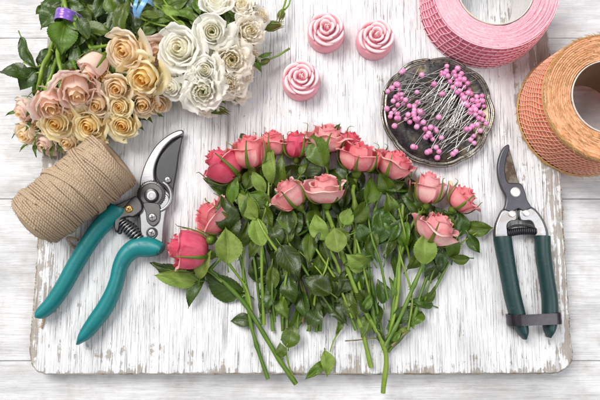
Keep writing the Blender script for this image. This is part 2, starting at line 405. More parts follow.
# ------------------------------------------------------------------ setting: table planks, white board
def wood_mat(name, along, base, dark, brown, wear, crack=1.0, edges=None, soft=False):
    t = NT(name)
    def vec(a, b, l=(0, 0, 0)):   # a: frequency across grain per mm, b: along
        s = (a, b, .02) if along == 'y' else (b, a, .02)
        return t.objmm(s, l)
    g1 = t.noise(vec(1.25, .026), 1, 5, .65, .6)
    g2 = t.noise(vec(.30, .016, (3, 7, 0)), 1, 5, .6, .8)
    g3 = t.noise(vec(1.6, .16, (9, 2, 0)), 1, 3, .6)
    big = t.noise(t.objmm((.013, .013, .01), (1, 4, 0)), 1, 4, .6)
    blot = t.noise(t.objmm((.06, .06, .01), (5, 1, 0)), 1, 5, .65)
    g4 = t.noise(vec(1.9, .016, (4, 1, 0)), 1, 6, .75, .3)
    wash = t.noise(t.objmm(((.05, .011, .01) if along == 'y' else (.009, .035, .01)), (2, 9, 0)), 1, 5, .7)
    speck = t.noise(t.objmm((.8, .5, .1), (5, 1, 0)), 1, 2, .5)
    dens = t.ramp(big, [(.35, .25), (.65, 1.0)])
    c = t.mix(t.math('MULTIPLY', t.ramp(g2, [(.38, 0.0), (.70, 1.0)]), .45), base, tuple(q*.74 for q in base))
    c = t.mix(t.math('MULTIPLY', t.ramp(g3, [(.45, 0.0), (.75, 1.0)]), .30*crack), c, tuple(q*.60 for q in base))
    c = t.mix(t.math('MULTIPLY', t.ramp(g4, [(.48, 0.0), (.64, 1.0)]), .38 if not soft else .34), c, tuple(q*.50 for q in base))
    c = t.mix(t.math('MULTIPLY', t.ramp(wash, [(.44, 0.0), (.66, 1.0)]), .62 if soft else .46), c, tuple(q*.45 for q in base))
    if soft:
        c = t.mix(t.math('MULTIPLY', t.ramp(blot, [(.48, 0.0), (.70, 1.0)]), .55), c, brown)
    cr = t.ramp(g1, [(.565, 0.0), (.62, 1.0)])
    cr = t.math('MULTIPLY', cr, t.math('MULTIPLY', dens, .62*crack))
    c = t.mix(cr, c, dark)
    sp = t.math('MULTIPLY', t.ramp(speck, [(.73, 0.0), (.77, 1.0)]), t.math('MULTIPLY', dens, .9*crack))
    c = t.mix(sp, c, tuple(q*.35 for q in dark))
    # worn patches where the paint is gone, following the grain
    wearn = t.math('ADD', t.math('MULTIPLY', blot, .5), t.math('MULTIPLY', g2, .5))
    if edges:
        sep = t.n('SeparateXYZ', i={0: t.objmm()})
        x, y = sep.outputs[0], sep.outputs[1]
        xl, xr, yb = edges
        dx = t.math('MINIMUM', t.math('SUBTRACT', x, t.math('ADD', xl, t.math('MULTIPLY', y, .058))), t.math('SUBTRACT', t.math('SUBTRACT', xr, t.math('MULTIPLY', y, .058)), x))
        # width of the wear band at the sides and the front edge
        ed = t.math('MINIMUM', t.math('MULTIPLY', dx, .5), t.math('SUBTRACT', y, yb))
        near = t.ramp(t.math('DIVIDE', ed, 30.0), [(0.0, 1.0), (.22, .42), (1.0, 0.0)])
        wearn = t.math('ADD', wearn, t.math('MULTIPLY', near, .16))
        # a long seam in the boards, left of the middle, and its neighbours
        for sx, ww, st in ((-62.5, 1.3, .75), (210, 1.6, .5)):
            wob = t.math('MULTIPLY', t.math('SUBTRACT', t.noise(t.objmm((.001, .02, 0)), 1, 3), .5), 3)
            dd = t.math('ABSOLUTE', t.math('SUBTRACT', t.math('ADD', x, wob), sx))
            ln = t.math('MULTIPLY', t.ramp(t.math('DIVIDE', dd, ww*2), [(.2, 1.0), (1.0, 0.0)]), t.ramp(t.noise(t.objmm((.01, .02, 0), (sx, 0, 0)), 1, 4), [(.40, 0.0), (.6, st)]))
            c = t.mix(ln, c, tuple((a+b)/2 for a, b in zip(brown, dark)))
    wm = t.ramp(wearn, [(wear, 0.0), (wear+.035, 1.0)])
    wc = t.mix(g3, brown, tuple(q*.45 for q in brown))
    c = t.mix(t.math('MULTIPLY', wm, .75), c, wc)
    h = t.math('SUBTRACT', t.math('MULTIPLY', g2, .5), t.math('ADD', cr, t.math('MULTIPLY', wm, .6)))
    b = t.bump(h, .55, .8); b = t.bump(g3, .25, .35, b)
    return t.end(t.bsdf(c, .62, 0, b, **{'Specular IOR Level': .35}))
bl = P(28, 300); 
WB = wood_mat('white_painted_board', 'y', (.83, .83, .845), (.15, .14, .15), (.36, .29, .22), .604, 1.5,
              edges=((P(31, 300).x + .058*(-P(31, 300).y)), (P(571, 330).x + .058*P(571, 330).y), P(300, 376).y))
WE = wood_mat('board_edge', 'x', (.62, .58, .52), (.20, .15, .11), (.30, .20, .12), .50, 1.0)
WT = wood_mat('whitewashed_table', 'x', (.76, .76, .775), (.40, .38, .37), (.48, .43, .40), .66, .55, soft=True)
TZ = -17.0
mb = MB()
ys = [P(300, -260, TZ).y, P(300, -125, TZ).y, P(300, 38, TZ).y, P(300, 199, TZ).y, P(300, 361, TZ).y, P(300, 523, TZ).y, P(300, 685, TZ).y]
for a, b in zip(ys[:-1], ys[1:]):
    q = [Vector((-560, a-.25)), Vector((560, a-.25)), Vector((560, b+.25)), Vector((-560, b+.25))]
    mb.plate(q, TZ-22, TZ, .5)
tag(mb.build('table', WT, sharp=25), kind='structure')
# the white board
out = [(28, 348), (28.5, 358), (32, 368), (40, 374), (60, 375.5), (180, 375.5), (300, 376), (430, 375.5), (545, 374.5), (560, 373), (569, 368.5), (573.5, 360), (573.5, 348), (571, 320),
       (566, 240), (562, 170), (556, 100), (549, 30), (541, -60), (535, -150), (300, -152), (52, -150), (48, 0), (44, 90), (40, 175), (36, 240), (32, 300)]
sm = smooth(out, 26, True); poly = []
for i, q in enumerate(sm):
    x, y = q; jt = .9
    x += jt*noise.noise(Vector((x*.16, y*.16, 0)))*1.3; y += jt*noise.noise(Vector((x*.16, y*.16, 8)))*1.3
    p = P(x, y, 0); poly.append(p)
cen = Vector((0, 20, 0))
poly.sort(key=lambda p: math.atan2(p.y-cen.y, p.x-cen.x))
def ins(d, z, jit=0):
    o = []
    for p in poly:
        nn = Vector((cen.x-p.x, cen.y-p.y, 0)).normalized(); dd = d*1.25*(1 + jit*noise.noise(p*.25))
        o.append(Vector((p.x+nn.x*dd, p.y+nn.y*dd, z)))
    return o
sgn = 1
rows = [ins(.8*sgn, TZ+.3), ins(0, -12), ins(0, -3.2), ins(.5*sgn, -1.3, .6), ins(1.8*sgn, -.15, .45), ins(2.4*sgn, 0, .45)]
mb = MB(); mb.grid(rows[:5], 1, None, closed=True); mb.grid(rows[4:], 0, None, closed=True)
top_ = rows[-1]; half = [cen + (p-cen)*.6 for p in top_]
for p in half: p.z = 0
mb.grid([top_, half], 0, None, closed=True)
mb.add(half + [Vector((cen.x, cen.y, 0))], [[q, (q+1) % len(half), len(half)] for q in range(len(half))], 0)
board = mb.build('wooden_board', [WB, WE])
tag(board, 'worn white painted wooden board with rounded corners lying on the table under everything', 'board')

# ------------------------------------------------------------------ rose shaped candles
t = NT('pink_wax'); v = t.objmm(); nz = t.noise(v, .25, 4)
c = t.mix(nz, (.78, .31, .38), (.84, .42, .48))
WAX = t.end(t.bsdf(c, .38, 0, t.bump(t.noise(v, .8, 3), .08, .3), **{'Subsurface Weight': .6, 'Subsurface Radius': (.006, .0025, .002), 'Subsurface Scale': .6, 'Coat Weight': .1}))
t = NT('pink_wax_petals'); v = t.objmm(); nz = t.noise(v, .3, 4)
uvn = t.n('SeparateXYZ', i={0: t.n('TexCoord').outputs['UV']})
c = t.mix(t.ramp(uvn.outputs[1], [(.45, 0.0), (.95, 1.0)]), (.80, .33, .39), (.88, .62, .65))
WAXP = t.end(t.bsdf(c, .42, 0, t.bump(nz, .08, .3), **{'Subsurface Weight': .5, 'Subsurface Radius': (.005, .0025, .002), 'Subsurface Scale': .5}))
WICK = simple('wick', (.85, .80, .68), .8)
def candle(bx, by, label, rot):
    b = P(bx, by, 0); k = K()
    r = 18.8*k
    th = thing('rose_candle', label, 'candle', b, 'pink rose shaped candles')
    mb = MB()
    mb.lathe([(.1, .2), (r*.97, .2), (r, .8), (r*1.01, 5), (r*1.0, 12.2), (r*.95, 13.4), (r*.5, 14), (.1, 14)], b, 56)
    mb.build('base', WAX, th)
    mb = MB(); M = Matrix.Rotation(rot, 3, 'Z')
    # overlapping spiral petals: each a thick crescent, rim leaning outwards
    for ring, (rad, n, hb, hh, w, th_) in enumerate(((.84, 5, 11.0, 6.8, .80, 3.0), (.58, 4, 12.0, 7.8, 1.0, 2.7), (.33, 3, 12.6, 9.0, 1.25, 2.3), (.12, 2, 13, 9.6, 1.4, 1.6))):
        for i in range(n):
            phi = i*2*PI/n + ring*.65 + .16*noise.noise(Vector((rot*9, i*2.3, ring))); hh_ = hh*(1+.16*noise.noise(Vector((rot*5, i*3.1, ring*2.2)))); rows = []; uvs = []
            nu = 18; sec = [(-.5, 0), (-.5, .5), (-.45, .85), (-.1, 1.0), (.35, .96), (.62, .80), (.60, .5), (.45, 0)]
            for a_ in range(nu+1):
                u = 2*a_/nu-1; a = phi+u*w
                taper = (1-abs(u)**3*.8)
                rr = r*rad*(1 + .13*u); row = []; ur = []
                for (o, h) in sec:
                    x = rr + (o*th_ + h*h*1.7*(1 if ring < 3 else .2))*max(.25, taper) - 1.2
                    row.append(b + M @ Vector((x*math.cos(a), x*math.sin(a), hb + hh_*h*(.72+.28*taper) - u*u*1.1)))
                    ur.append((a_/nu, h))
                rows.append(row); uvs.append(ur)
            mb.grid(rows, 0, uvs)
            for row, f in ((rows[0], 1), (rows[-1], -1)):
                mb.add(row, [list(range(len(row)))[::f]], 0, [(0, .5)]*len(row))
    mb.lathe([(r*.9, 10), (r*.5, 12.5), (r*.2, 14), (.05, 15)], b, 24)
    mb.build('petals', WAXP, th)
    mb = MB(); mb.tube([b+Vector((0, 0, 14)), b+Vector((.2, .1, 21)), b+Vector((1.2, .5, 23.6))], [.7, .65, .5], 8)
    mb.build('wick', WICK, th)
candle(325.5, 36.5, 'pink wax rose candle nearest the white roses, topmost of the three candles', .5)
candle(373.5, 43.5, 'pink wax rose candle nearest the pink ribbon roll and the metal dish', 2.0)
candle(301, 84, 'pink wax rose candle set closest to the cut pink roses, lowest of the three', 3.6)

# ------------------------------------------------------------------ metal dish and pins
t = NT('tarnished_metal'); v = t.objmm()
n1 = t.noise(v, .07, 5, .6, .5); n2 = t.noise(v, .35, 5, .65)
c = t.ramp(n1, [(.36, (.045, .045, .05)), (.5, (.10, .095, .09)), (.62, (.17, .12, .065)), (.70, (.06, .055, .05))])
c = t.mix(t.ramp(n2, [(.45, 0.0), (.75, .5)]), c, (.25, .24, .22))
DM = t.end(t.bsdf(c, t.ramp(n2, [(.3, .22), (.7, .48)]), .9, t.bump(n2, .3, .5)))
t = NT('tarnished_rim'); v = t.objmm(); n2 = t.noise(v, .3, 5, .65)
c = t.ramp(n2, [(.36, (.06, .055, .045)), (.5, (.26, .245, .22)), (.66, (.17, .12, .07))])
DR = t.end(t.bsdf(c, .3, .95, t.bump(t.noise(v, .9, 4), .35, .4)))
dc = P(435.5, 113.3, 0); DRad = 58.8*K(7)
dish = thing('metal_dish', 'tarnished dark metal dish with scalloped rim holding the pink pins', 'dish', dc)
def scal(r, z, a):
    f = max(0, (r/DRad-.55)/.45)
    lob = abs(math.cos(4.5*a+.4))**.6*.045 + .003*math.cos(18*a) + .012*math.sin(3*a)
    return r*(1 - f*(.04-lob*.8)), z + f*f*.9*math.cos(9*a+.8)
mb = MB()
q = DRad
mb.lathe([(.05, 1.6), (q*.3, 1.6), (q*.55, 1.7), (q*.70, 2.0), (q*.78, 3.0), (q*.845, 4.9), (q*.89, 5.9)], dc, 180, f=scal)
mb.lathe([(.05, .1), (q*.55, .1), (q*.7, .4), (q*.85, 3.2), (q*.955, 5.2)], dc, 180, f=scal)
mb.build('bowl', DM, dish)
mb = MB()
mb.lathe([(q*.89, 5.9), (q*.90, 6.6), (q*.915, 6.9), (q*.93, 6.3), (q*.945, 6.2), (q*.955, 6.9), (q*.972, 7.6), (q*.992, 7.4), (q*1.0, 6.7), (q*.985, 5.9), (q*.955, 5.2)], dc, 220, f=scal)
mb.build('rim', DR, dish)
PEARL = NT('pink_pearl'); v = PEARL.objmm(); oi = PEARL.n('ObjectInfo').outputs['Random']
pc = PEARL.mix(oi, (.66, .17, .40), (.80, .33, .56))
PEARL = PEARL.end(PEARL.bsdf(pc, .25, 0, None, **{'Coat Weight': .7, 'Coat Roughness': .12, 'Sheen Weight': .3}))
STEEL = simple('pin_steel', (.50, .48, .46), .30, 1.0, .15, bump=.02)
heads = [(113,83),(175,92),(96,121),(84,132),(104,136),(70,143),(95,160),(104,153),(113,165),(160,145),(87,172),(101,184),(125,169),(136,187),(162,177),(67,196),(90,200),(80,210),(98,212),(78,220),(97,225),(91,249),(133,215),(150,210),(158,207),(170,205),(126,228),(138,237),(155,228),(165,225),(167,243),(180,238),(185,258),(148,313),(156,315),(202,253),(215,258),(187,284),(208,290),(197,272),(235,286),(192,330),(219,315),(229,328),(223,347),(275,333),
(252,65),(287,72),(275,83),(297,88),(277,100),(254,95),(292,104),(305,106),(316,118),(270,130),(283,120),(262,113),(305,130),(320,138),(307,150),(325,150),(343,160),(360,157),(305,163),(330,170),(345,173),(362,172),(315,185),(335,190),(348,185),(365,188),(325,200),(355,207),(340,215),(362,215),(350,225),(360,230),(373,242),(330,250),(322,258),(355,264),(335,280),(325,292),(336,302),(310,262),(345,245),(300,170),(310,180),(245,88),(227,222),(213,120),(240,150),(150,190),(118,180),(340,200),(290,140)]
random.seed(17); hb_ = list(heads)
for _ in range(60):
    a_ = hb_[int(U(0, len(hb_)))]
    if 90 < a_[0] < 345: heads.append((a_[0]+U(-9, 9), a_[1]+U(-9, 9)))
random.seed(11)
proto = None
Mlen = 33.0
def make_pin():
    th = thing('pearl_pin', '', 'pin', (0, 0, 0), 'pink pearl headed pins in the dish')
    mb = MB(); mb.ball((0, 0, 0), 2.3, 18, 12); mb.build('head', PEARL, th)
    mb = MB(); mb.tube([Vector((1.8, 0, 0)), Vector((Mlen*.92, 0, 0)), Vector((Mlen+1.5, 0, 0))], [.36, .34, .04], 7); mb.build('shaft', STEEL, th)
    return th
proto = make_pin()
for i, (hx, hy) in enumerate(heads):
    px, py = 365+hx/3.08, 45+hy/3.08
    rel = math.hypot(px-435.5, py-111)/57
    zh = 4.6 + U(0, 7.5)*(1 if rel < .8 else .6) + max(0, rel-.7)*9
    right = (hx > 240 and hy < 310) and not (hx < 280 and hy > 200) or hx > 300
    if (hx, hy) in ((227, 222), (175, 92), (213, 120), (240, 150)): right = False
    a = (U(205, 250) if right else U(22, 62))
    if (hx, hy) == (373, 242): a = 178; zh = 12
    if (hx, hy) == (113, 83): a = -32; zh = 9
    if hy < 160 and not right and hx != 113: a = U(-12, 28)
    if hx > 300 and hy > 255: a = U(150, 215)
    if hy > 250 and not right: a = U(40, 68)
    if hy < 125 and hx < 120 and hx != 113: a = U(-15, 40)
    if (hx, hy) == (275, 333): a = 75
    tipz = U(3.0, 9.0); sl = math.asin(max(-.5, min(.5, (zh - tipz)/Mlen)))
    if i == 0: o = proto
    else:
        o = proto.copy(); C.objects.link(o)
        for ch in proto.children:
            c_ = ch.copy(); C.objects.link(c_); c_.parent = o
    o.location = P(px, py, zh)*.001; sc1 = U(.88, 1.10); o.scale = (U(.97, 1.03), sc1, sc1); o.children[0].scale = (sc1, 1, 1)
    o.rotation_euler = (0, sl, math.radians(a))
    reg = ('in the right hand heap of the dish, shaft pointing down left' if right else
           'near the front edge of the dish, pointing up right' if hy > 245 else
           'in the left hand heap of the dish, shaft pointing up right')
    if (hx, hy) == (373, 242): reg = 'at the far right of the heap, pointing straight left'
    elif (hx, hy) == (113, 83): reg = 'alone at the upper left rim, pointing down right'
    elif (hx, hy) == (275, 333): reg = 'alone at the front right of the dish floor'
    elif hx > 300 and hy > 255: reg = 'at the lower right rim of the dish, shaft pointing left'
    elif (hx, hy) == (252, 65): reg = 'topmost of all, by the rim under the pink ribbon'
    elif (hx, hy) == (223, 347): reg = 'lowest of all, by the front rim of the dish'
    o['label'] = 'pink pearl headed pin ' + reg

# ------------------------------------------------------------------ ribbon rolls
def roll_top_mat(name, c1, c2, c3, fib=1.0):
    t = NT(name); uv = t.n('SeparateXYZ', i={0: t.n('TexCoord').outputs['UV']})
    a = t.math('MULTIPLY', uv.outputs[0], 2*PI)
    vec = t.n('CombineXYZ', i={0: t.math('MULTIPLY', t.math('COSINE', a), 5), 1: t.math('MULTIPLY', t.math('SINE', a), 5), 2: t.math('MULTIPLY', uv.outputs[1], 22)}).outputs[0]
    n1 = t.noise(vec, 1, 4, .7); vec2 = t.n('CombineXYZ', i={0: t.math('MULTIPLY', t.math('COSINE', a), 45*fib), 1: t.math('MULTIPLY', t.math('SINE', a), 45*fib), 2: t.math('MULTIPLY', uv.outputs[1], 40)}).outputs[0]
    n2 = t.noise(vec2, 1, 3, .7)
    c = t.ramp(n1, [(.35, c2), (.5, c1), (.62, c1), (.72, c3)])
    c = t.mix(t.ramp(n2, [(.42, 0.0), (.66, .75)]), c, c2)
    return t.end(t.bsdf(c, .55, 0, t.bump(t.math('ADD', n1, n2), .5, .8), **{'Sheen Weight': .3}))
def roll(name, label, base_px, rb, rt_, hole, h, mats, grid, fray, seed, twist=.0):
    random.seed(seed); k = K()
    b = P(base_px[0], base_px[1], 0); rb *= k; rt_ *= k; hole *= k
    th = thing(name, label, 'ribbon roll', b); side_m, wire_m, top_m, rim_m, in_m = mats
    def sr(z):  # outer radius at height
        q = z/h; return rb + (rt_-rb)*q + .9*math.sin(PI*q)
    mb = MB(); n = 160
    mb.lathe([(hole, .2), (rb-1.5, .2), (rb-.7, .6)] + [(sr(h*q/10)-.5, h*q/10+(.3 if q == 0 else 0)) for q in range(0, 11)], b, n)
    mb.build('ribbon_side', side_m, th)
    # wound layers seen on the top: sawtooth ridges
    mb = MB(); rows = []; uvs = []; layers = grid['layers']; sub = 4
    N = layers*sub; lh = [U(-.9, .9) for _ in range(layers+1)]
    for j in range(N+1):
        q = j/N; rr = hole + 1.0 + (rt_ - .4 - hole - 1.0)*q; li = min(layers-1, j//sub); f = (j % sub)/sub
        row = []; ur = []
        for i in range(n):
            a = 2*PI*i/n
            zz = h + lh[li]*.8 + (-grid.get('gap', .9) if f == 0 and j < N else 0) + .7*noise.noise(Vector((math.cos(a)*2.0, math.sin(a)*2.0, li*1.7))) + .5*noise.noise(Vector((math.cos(a)*9, math.sin(a)*9, li*3.7))) - grid.get('sag', 0)*(1-q)
            if j == N: zz = h - .2
            row.append(b + Vector((rr*math.cos(a), rr*math.sin(a), zz)))
        rows.append(row); uvs.append([(i/n, q) for i in range(n+1)])
    mb.grid(rows, 0, uvs, closed=True); mb.build('wound_layers', top_m, th)
    # woven strands round the outside
    mb = MB()
    for kz in range(grid['rows']):
        z = 1.0 + (h-1.6)*kz/(grid['rows']-1)
        pts = [b + Vector(((sr(z)+.15)*math.cos(a), (sr(z)+.15)*math.sin(a), z+.7*math.sin(a*3+kz)+.9*noise.noise(Vector((a*5, kz*3.1, 0)))+.4)) for a in [2*PI*i/140 for i in range(141)]]
        mb.tube(pts, grid['wr'], 5, cap=False)
    for kc in range(grid['cols']):
        a0 = 2*PI*kc/grid['cols']; pts = []
        for j in range(11):
            z = .3 + (h-.2)*j/10; a = a0 + twist*j/10 + .014*math.sin(j*.9+kc) + .035*noise.noise(Vector((kc*1.7, j*.25, h)))
            pts.append(b + Vector(((sr(z)+.45)*math.cos(a), (sr(z)+.45)*math.sin(a), z)))
        mb.tube(pts, grid['wr']*.95, 5, cap=False)
    mb.build('woven_strands', wire_m, th)
    # frayed edge threads
    mb = MB()
    for kf in range(fray[0]):
        a = U(0, 2*PI); top = R() < .6
        z = h + U(-.3, .6) if top else U(.8, 1.6); rr = (U(hole+2, rt_) if (top and R() < .75) else sr(z)+.3)
        p = b + Vector((rr*math.cos(a), rr*math.sin(a), z)); ta = a + PI/2 + U(-.5, .5)
        d = Vector((math.cos(ta), math.sin(ta), U(-.1, .25))); o_ = Vector((math.cos(a), math.sin(a), 0))*U(-.3, 1.2)
        ln = U(2, fray[1])
        mb.tube([p, p + d*ln*.5 + o_*.6 + Vector((0, 0, U(0, .6))), p + d*ln + o_*1.4], [.16, .15, .08], 4, cap=False)
    tag(mb.build('frayed_threads', fray[2], th), kind='stuff')
    # cardboard core
    mb = MB(); mb.lathe([(hole+.7, h-.9), (hole+.6, h+.5), (hole-.1, h+.5), (hole-.3, h)], b, 120); mb.build('core_rim', rim_m, th)
    mb = MB(); mb.lathe([(hole-.3, h), (hole*.92, h*.5), (hole*.84, .3)], b, 120); mb.build('core', in_m, th)
    return th
PKS = simple('pink_ribbon_cloth', (.80, .21, .33), .6, 0, .25, .25)
PKW = simple('pink_ribbon_strand', (.90, .56, .61), .5, 0, .12, .5)
PKT = roll_top_mat('pink_ribbon_edge', (.84, .34, .43), (.90, .58, .62), (.68, .14, .26), .6)
WR = simple('white_card_rim', (.66, .60, .52), .7)
CORE_W = simple('pale_core', (.62, .60, .58), .7)
roll('pink_ribbon_roll', 'roll of bright pink mesh ribbon standing on its edge layers above the metal dish', (482, 8), 65.5, 61.5, 36.8, 35,
     (PKS, PKW, PKT, WR, CORE_W), dict(layers=17, rows=8, cols=52, wr=.44), (150, 4, PKW), 3, .16)
ORS = simple('coral_ribbon_cloth', (.85, .25, .15), .65, 0, .25, .3)
ORW = simple('gold_ribbon_strand', (.82, .52, .36), .5, 0, .2, .5)
ORT = roll_top_mat('tan_ribbon_edge', (.72, .30, .13), (.85, .54, .32), (.16, .05, .01), 1.6)  # darkest colour is painted shade for the gaps between wound layers
FRG = simple('gold_fringe', (.58, .34, .13), .6, 0, .35, .5)
t = NT('brown_cardboard'); v = t.objmm((1, 1, .3)); c = t.mix(t.noise(v, .15, 4), (.19, .10, .055), (.27, .15, .085))
BRC = t.end(t.bsdf(c, .75))
rc = roll('coral_ribbon_roll', 'roll of coral mesh ribbon with frayed golden edges and a brown cardboard core at right', (581, 113), 64.5, 60, 34.5, 45,
     (ORS, ORW, ORT, WR, BRC), dict(layers=12, rows=12, cols=80, wr=.34, sag=.5, gap=2.2), (2600, 6.0, FRG), 5, .35)
# golden selvedge bands at the top and bottom of the coral ribbon
mb = MB(); b = P(581, 113, 0); k = K()
for z0, rr in ((.8, 65.2), (1.7, 65.3), (2.6, 65.1), (43.2, 60.7), (44.2, 60.5), (42.2, 60.9), (45.0, 59.8)):
    pts = [b + Vector(((rr*k+.3+.35*noise.noise(Vector((a*20, z0, 0))))*math.cos(a), (rr*k+.3+.35*noise.noise(Vector((a*20, z0, 5))))*math.sin(a), z0+.5*noise.noise(Vector((a*9, z0, 2))))) for a in [2*PI*i/300 for i in range(301)]]
    mb.tube(pts, .42, 6, cap=False)
mb.build('golden_selvedge', FRG, rc)

# ------------------------------------------------------------------ twine spool
t = NT('jute_twine'); uv = t.n('SeparateXYZ', i={0: t.n('TexCoord').outputs['UV']}); v = t.objmm()
tw = t.math('SINE', t.math('MULTIPLY', t.math('ADD', t.math('MULTIPLY', uv.outputs[0], 2), t.math('MULTIPLY', uv.outputs[1], .45)), 2*PI))
n1 = t.noise(v, .12, 4, .6); n2 = t.noise(v, 1.5, 4, .7); n3 = t.noise(t.uv((6, .35, 1)), 1, 4, .7)
c = t.mix(n1, (.42, .30, .19), (.58, .44, .30)); c = t.mix(t.ramp(n3, [(.4, 0.0), (.7, .8)]), c, (.62, .49, .35))
c = t.mix(t.ramp(n2, [(.5, 0.0), (.75, .5)]), c, (.25, .15, .07))
c = t.mix(t.ramp(tw, [(0.0, .3), (.6, 0.0)]), c, (.22, .14, .08))
JUTE = t.end(t.bsdf(c, .85, 0, t.bump(t.math('ADD', t.math('MULTIPLY', tw, .5), t.math('MULTIPLY', n3, 1.6)), .6, .5)))
random.seed(21)
A = P(31, 224, 23); B = P(117, 158, 23)
ax = (B-A).normalized(); Ls = (B-A).length; sv = ax.cross(Vector((0, 0, 1))).normalized(); upv = sv.cross(ax)
def srad(s):  # radius along the spool
    q = s/Ls; return (22.6 + 2.0*q)*(1 - .20*max(0, (.07-q)/.07)**2 - .16*max(0, (q-.95)/.05)**2)
spool = thing('twine_spool', 'spool of brown jute twine lying on its side beside the teal pruning shears', 'twine', (A+B)/2 - Vector((0, 0, 23)))
def SP(s, a, r): return A + ax*s + (sv*math.cos(a) + upv*math.sin(a))*r
mb = MB()
mb.grid([[SP(s, 2*PI*i/48, r) for i in range(48)] for s, r in [(1, 6)] + [(Ls*j/20, srad(Ls*j/20)-1.6) for j in range(21)] + [(Ls-1, 6), (Ls*.5, 5.5)]], closed=True)
mb.build('twine_core', JUTE, spool)
mb = MB()
def helix(s0, s1, turns, off, a0=0, r=1.0, amp=0.0, seg=36):
    n = int(abs(turns)*seg); pts = []
    for i in range(n+1):
        q = i/n; a = a0 + 2*PI*turns*q; s = s0+(s1-s0)*q + amp*math.sin(a+.8) + .9*noise.noise(Vector((q*turns*2.3, off, 1)))
        s = max(.3, min(Ls-.3, s)); pts.append(SP(s, a, srad(s)+off+.25*noise.noise(Vector((q*turns*5, 3, off)))))
    mb.tube(pts, r, 7)
helix(.6, Ls-.6, 47, -.3, 0, .98, 5.0)
helix(Ls*.03, Ls*.24, 10, .9, 1, .92, 4.0)
helix(Ls*.12, Ls*.48, 16, 1.2, 2, .92, 7.5)
helix(Ls*.36, Ls*.68, 14, 1.4, 2.4, .92, 6.0)
helix(Ls*.56, Ls*.90, 16, 1.2, 3, .92, 9.0)
helix(Ls*.80, Ls*.98, 8, 1.1, 3, .92, 5.0)
helix(Ls*.45, Ls*.53, 4, 2.7, .6, 1.05, 13.5)
helix(Ls*.70, Ls*.77, 3, 2.6, 2.6, 1.0, 3)
helix(Ls*.16, Ls*.22, 3, 2.4, 1.6, 1.0, 9)
mb.build('twine_winding', JUTE, spool)
mb = MB()
for k_ in range(1700):
    s = U(1, Ls-1); a = U(-.3, PI+.3); p = SP(s, a, srad(s)+1.2); nrm = (SP(s, a, 40)-SP(s, a, 30)).normalized()
    tdir = (sv*-math.sin(a)+upv*math.cos(a)); d = (tdir*U(-1, 1)+ax*U(-.7, .7)+nrm*U(.1, .8)).normalized(); ln = U(1.5, 4.5)
    mb.tube([p, p+d*ln*.5, p+d*ln*.9+nrm*-.2*ln], [.10, .08, .04], 3, cap=False)
tag(mb.build('loose_fibres', JUTE, spool), kind='stuff')
mb = MB()
pts = [P(x, y, z) for x, y, z in smooth([(110, 140, 30), (90, 228, 16), (78, 240, 4), (68, 238, 2), (72, 246, 1.6), (79, 252, 1.4), (70, 270, 1.3), (52, 300, 1.2), (46, 314, 1.2), (41, 328, 1.2)][2:], 8)]
mb.tube(pts, 1.05, 8); mb.build('loose_end', JUTE, spool)

# ------------------------------------------------------------------ pruning shears
def pxpoly(pts, z, n=5): return [P(q[0], q[1], z) for q in smooth(pts, n, True)]
def handle(mb, pts, hgt, zc):
    pp = smooth(pts, 8)
    P3 = [P(q[0], q[1], zc) for q in pp]; k = K(zc)
    mb.tube(P3, [(q[2]*.5*k, hgt*.5*min(1, .35+q[2]/14)) for q in pp], 20, flat=True)
def screw(cx, cy, r, z, m1, m2, parent, slot=True, name='screw', hgt=1.4):
    c = P(cx, cy, z); r *= K(z); mb = MB()
    mb.lathe([(r*1.0, -.8), (r, hgt*.5), (r*.9, hgt*.85), (r*.7, hgt), (.05, hgt)], c, 28)
    o = mb.build(name, m1, parent, sharp=40)
    if slot:
        mb = MB(); a0 = U(0, 1.5)
        for a in (a0, a0+PI/2):
            d = Vector((math.cos(a), math.sin(a), 0)); n = Vector((-d.y, d.x, 0))
            q = [c+d*r*.62+n*r*.13, c-d*r*.62+n*r*.13, c-d*r*.62-n*r*.13, c+d*r*.62-n*r*.13]
            mb.plate([Vector((p.x, p.y)) for p in q], c.z+hgt-.3, c.z+hgt+.06, .05)
        mb.build('slot', m2, o)
    return o
def brushed(name, col, rough, var=.3, rust=None, metal=1.0):
    t = NT(name); v = t.objmm(); n1 = t.noise(v, .1, 5, .65); n2 = t.noise(t.objmm((.2, 2.2, 1)), 1, 4, .6)
    c = t.mix(n1, tuple(q*(1-var) for q in col), tuple(min(1, q*(1+var)) for q in col))
    if rust: c = t.mix(t.ramp(n1, [(.46, 0.0), (.58, .85)]), c, rust)
    return t.end(t.bsdf(c, t.math('ADD', rough-.1, t.math('MULTIPLY', n2, .25)), metal, t.bump(n2, .12, .3)))
CHR = brushed('polished_steel', (.29, .29, .30), .38)
DKS = brushed('dark_steel', (.095, .092, .092), .32, .35, metal=.85)
BLK = brushed('black_coated_blade', (.035, .036, .04), .42, .3, metal=.3)
BLD = brushed('worn_blade', (.24, .21, .18), .40, .3, rust=(.09, .055, .035))
BLP = simple('black_plastic', (.015, .016, .019), .40, 0, .5, .15)
t = NT('teal_grip'); v = t.objmm(); n1 = t.noise(v, .05, 3)
sm_ = t.ramp(t.noise(v, .16, 8, .8), [(.52, 0.0), (.70, .6)])
TEAL = t.end(t.bsdf(t.mix(sm_, t.mix(n1, (.0, .155, .165), (.004, .21, .215)), (.0, .09, .10)), t.math('ADD', .40, t.math('MULTIPLY', sm_, .5)), 0, t.bump(t.noise(v, 2.2, 3), .12, .2)))
t = NT('dark_green_grip'); v = t.objmm(); n1 = t.noise(v, .05, 3); sp_ = t.noise(v, .9, 3, .7)
c = t.mix(n1, (.006, .029, .030), (.012, .047, .047)); c = t.mix(t.ramp(t.noise(v, .3, 8, .8), [(.54, 0.0), (.68, .5)]), c, (.07, .11, .10))
DGR = t.end(t.bsdf(c, .45, 0, t.bump(sp_, .2, .2)))
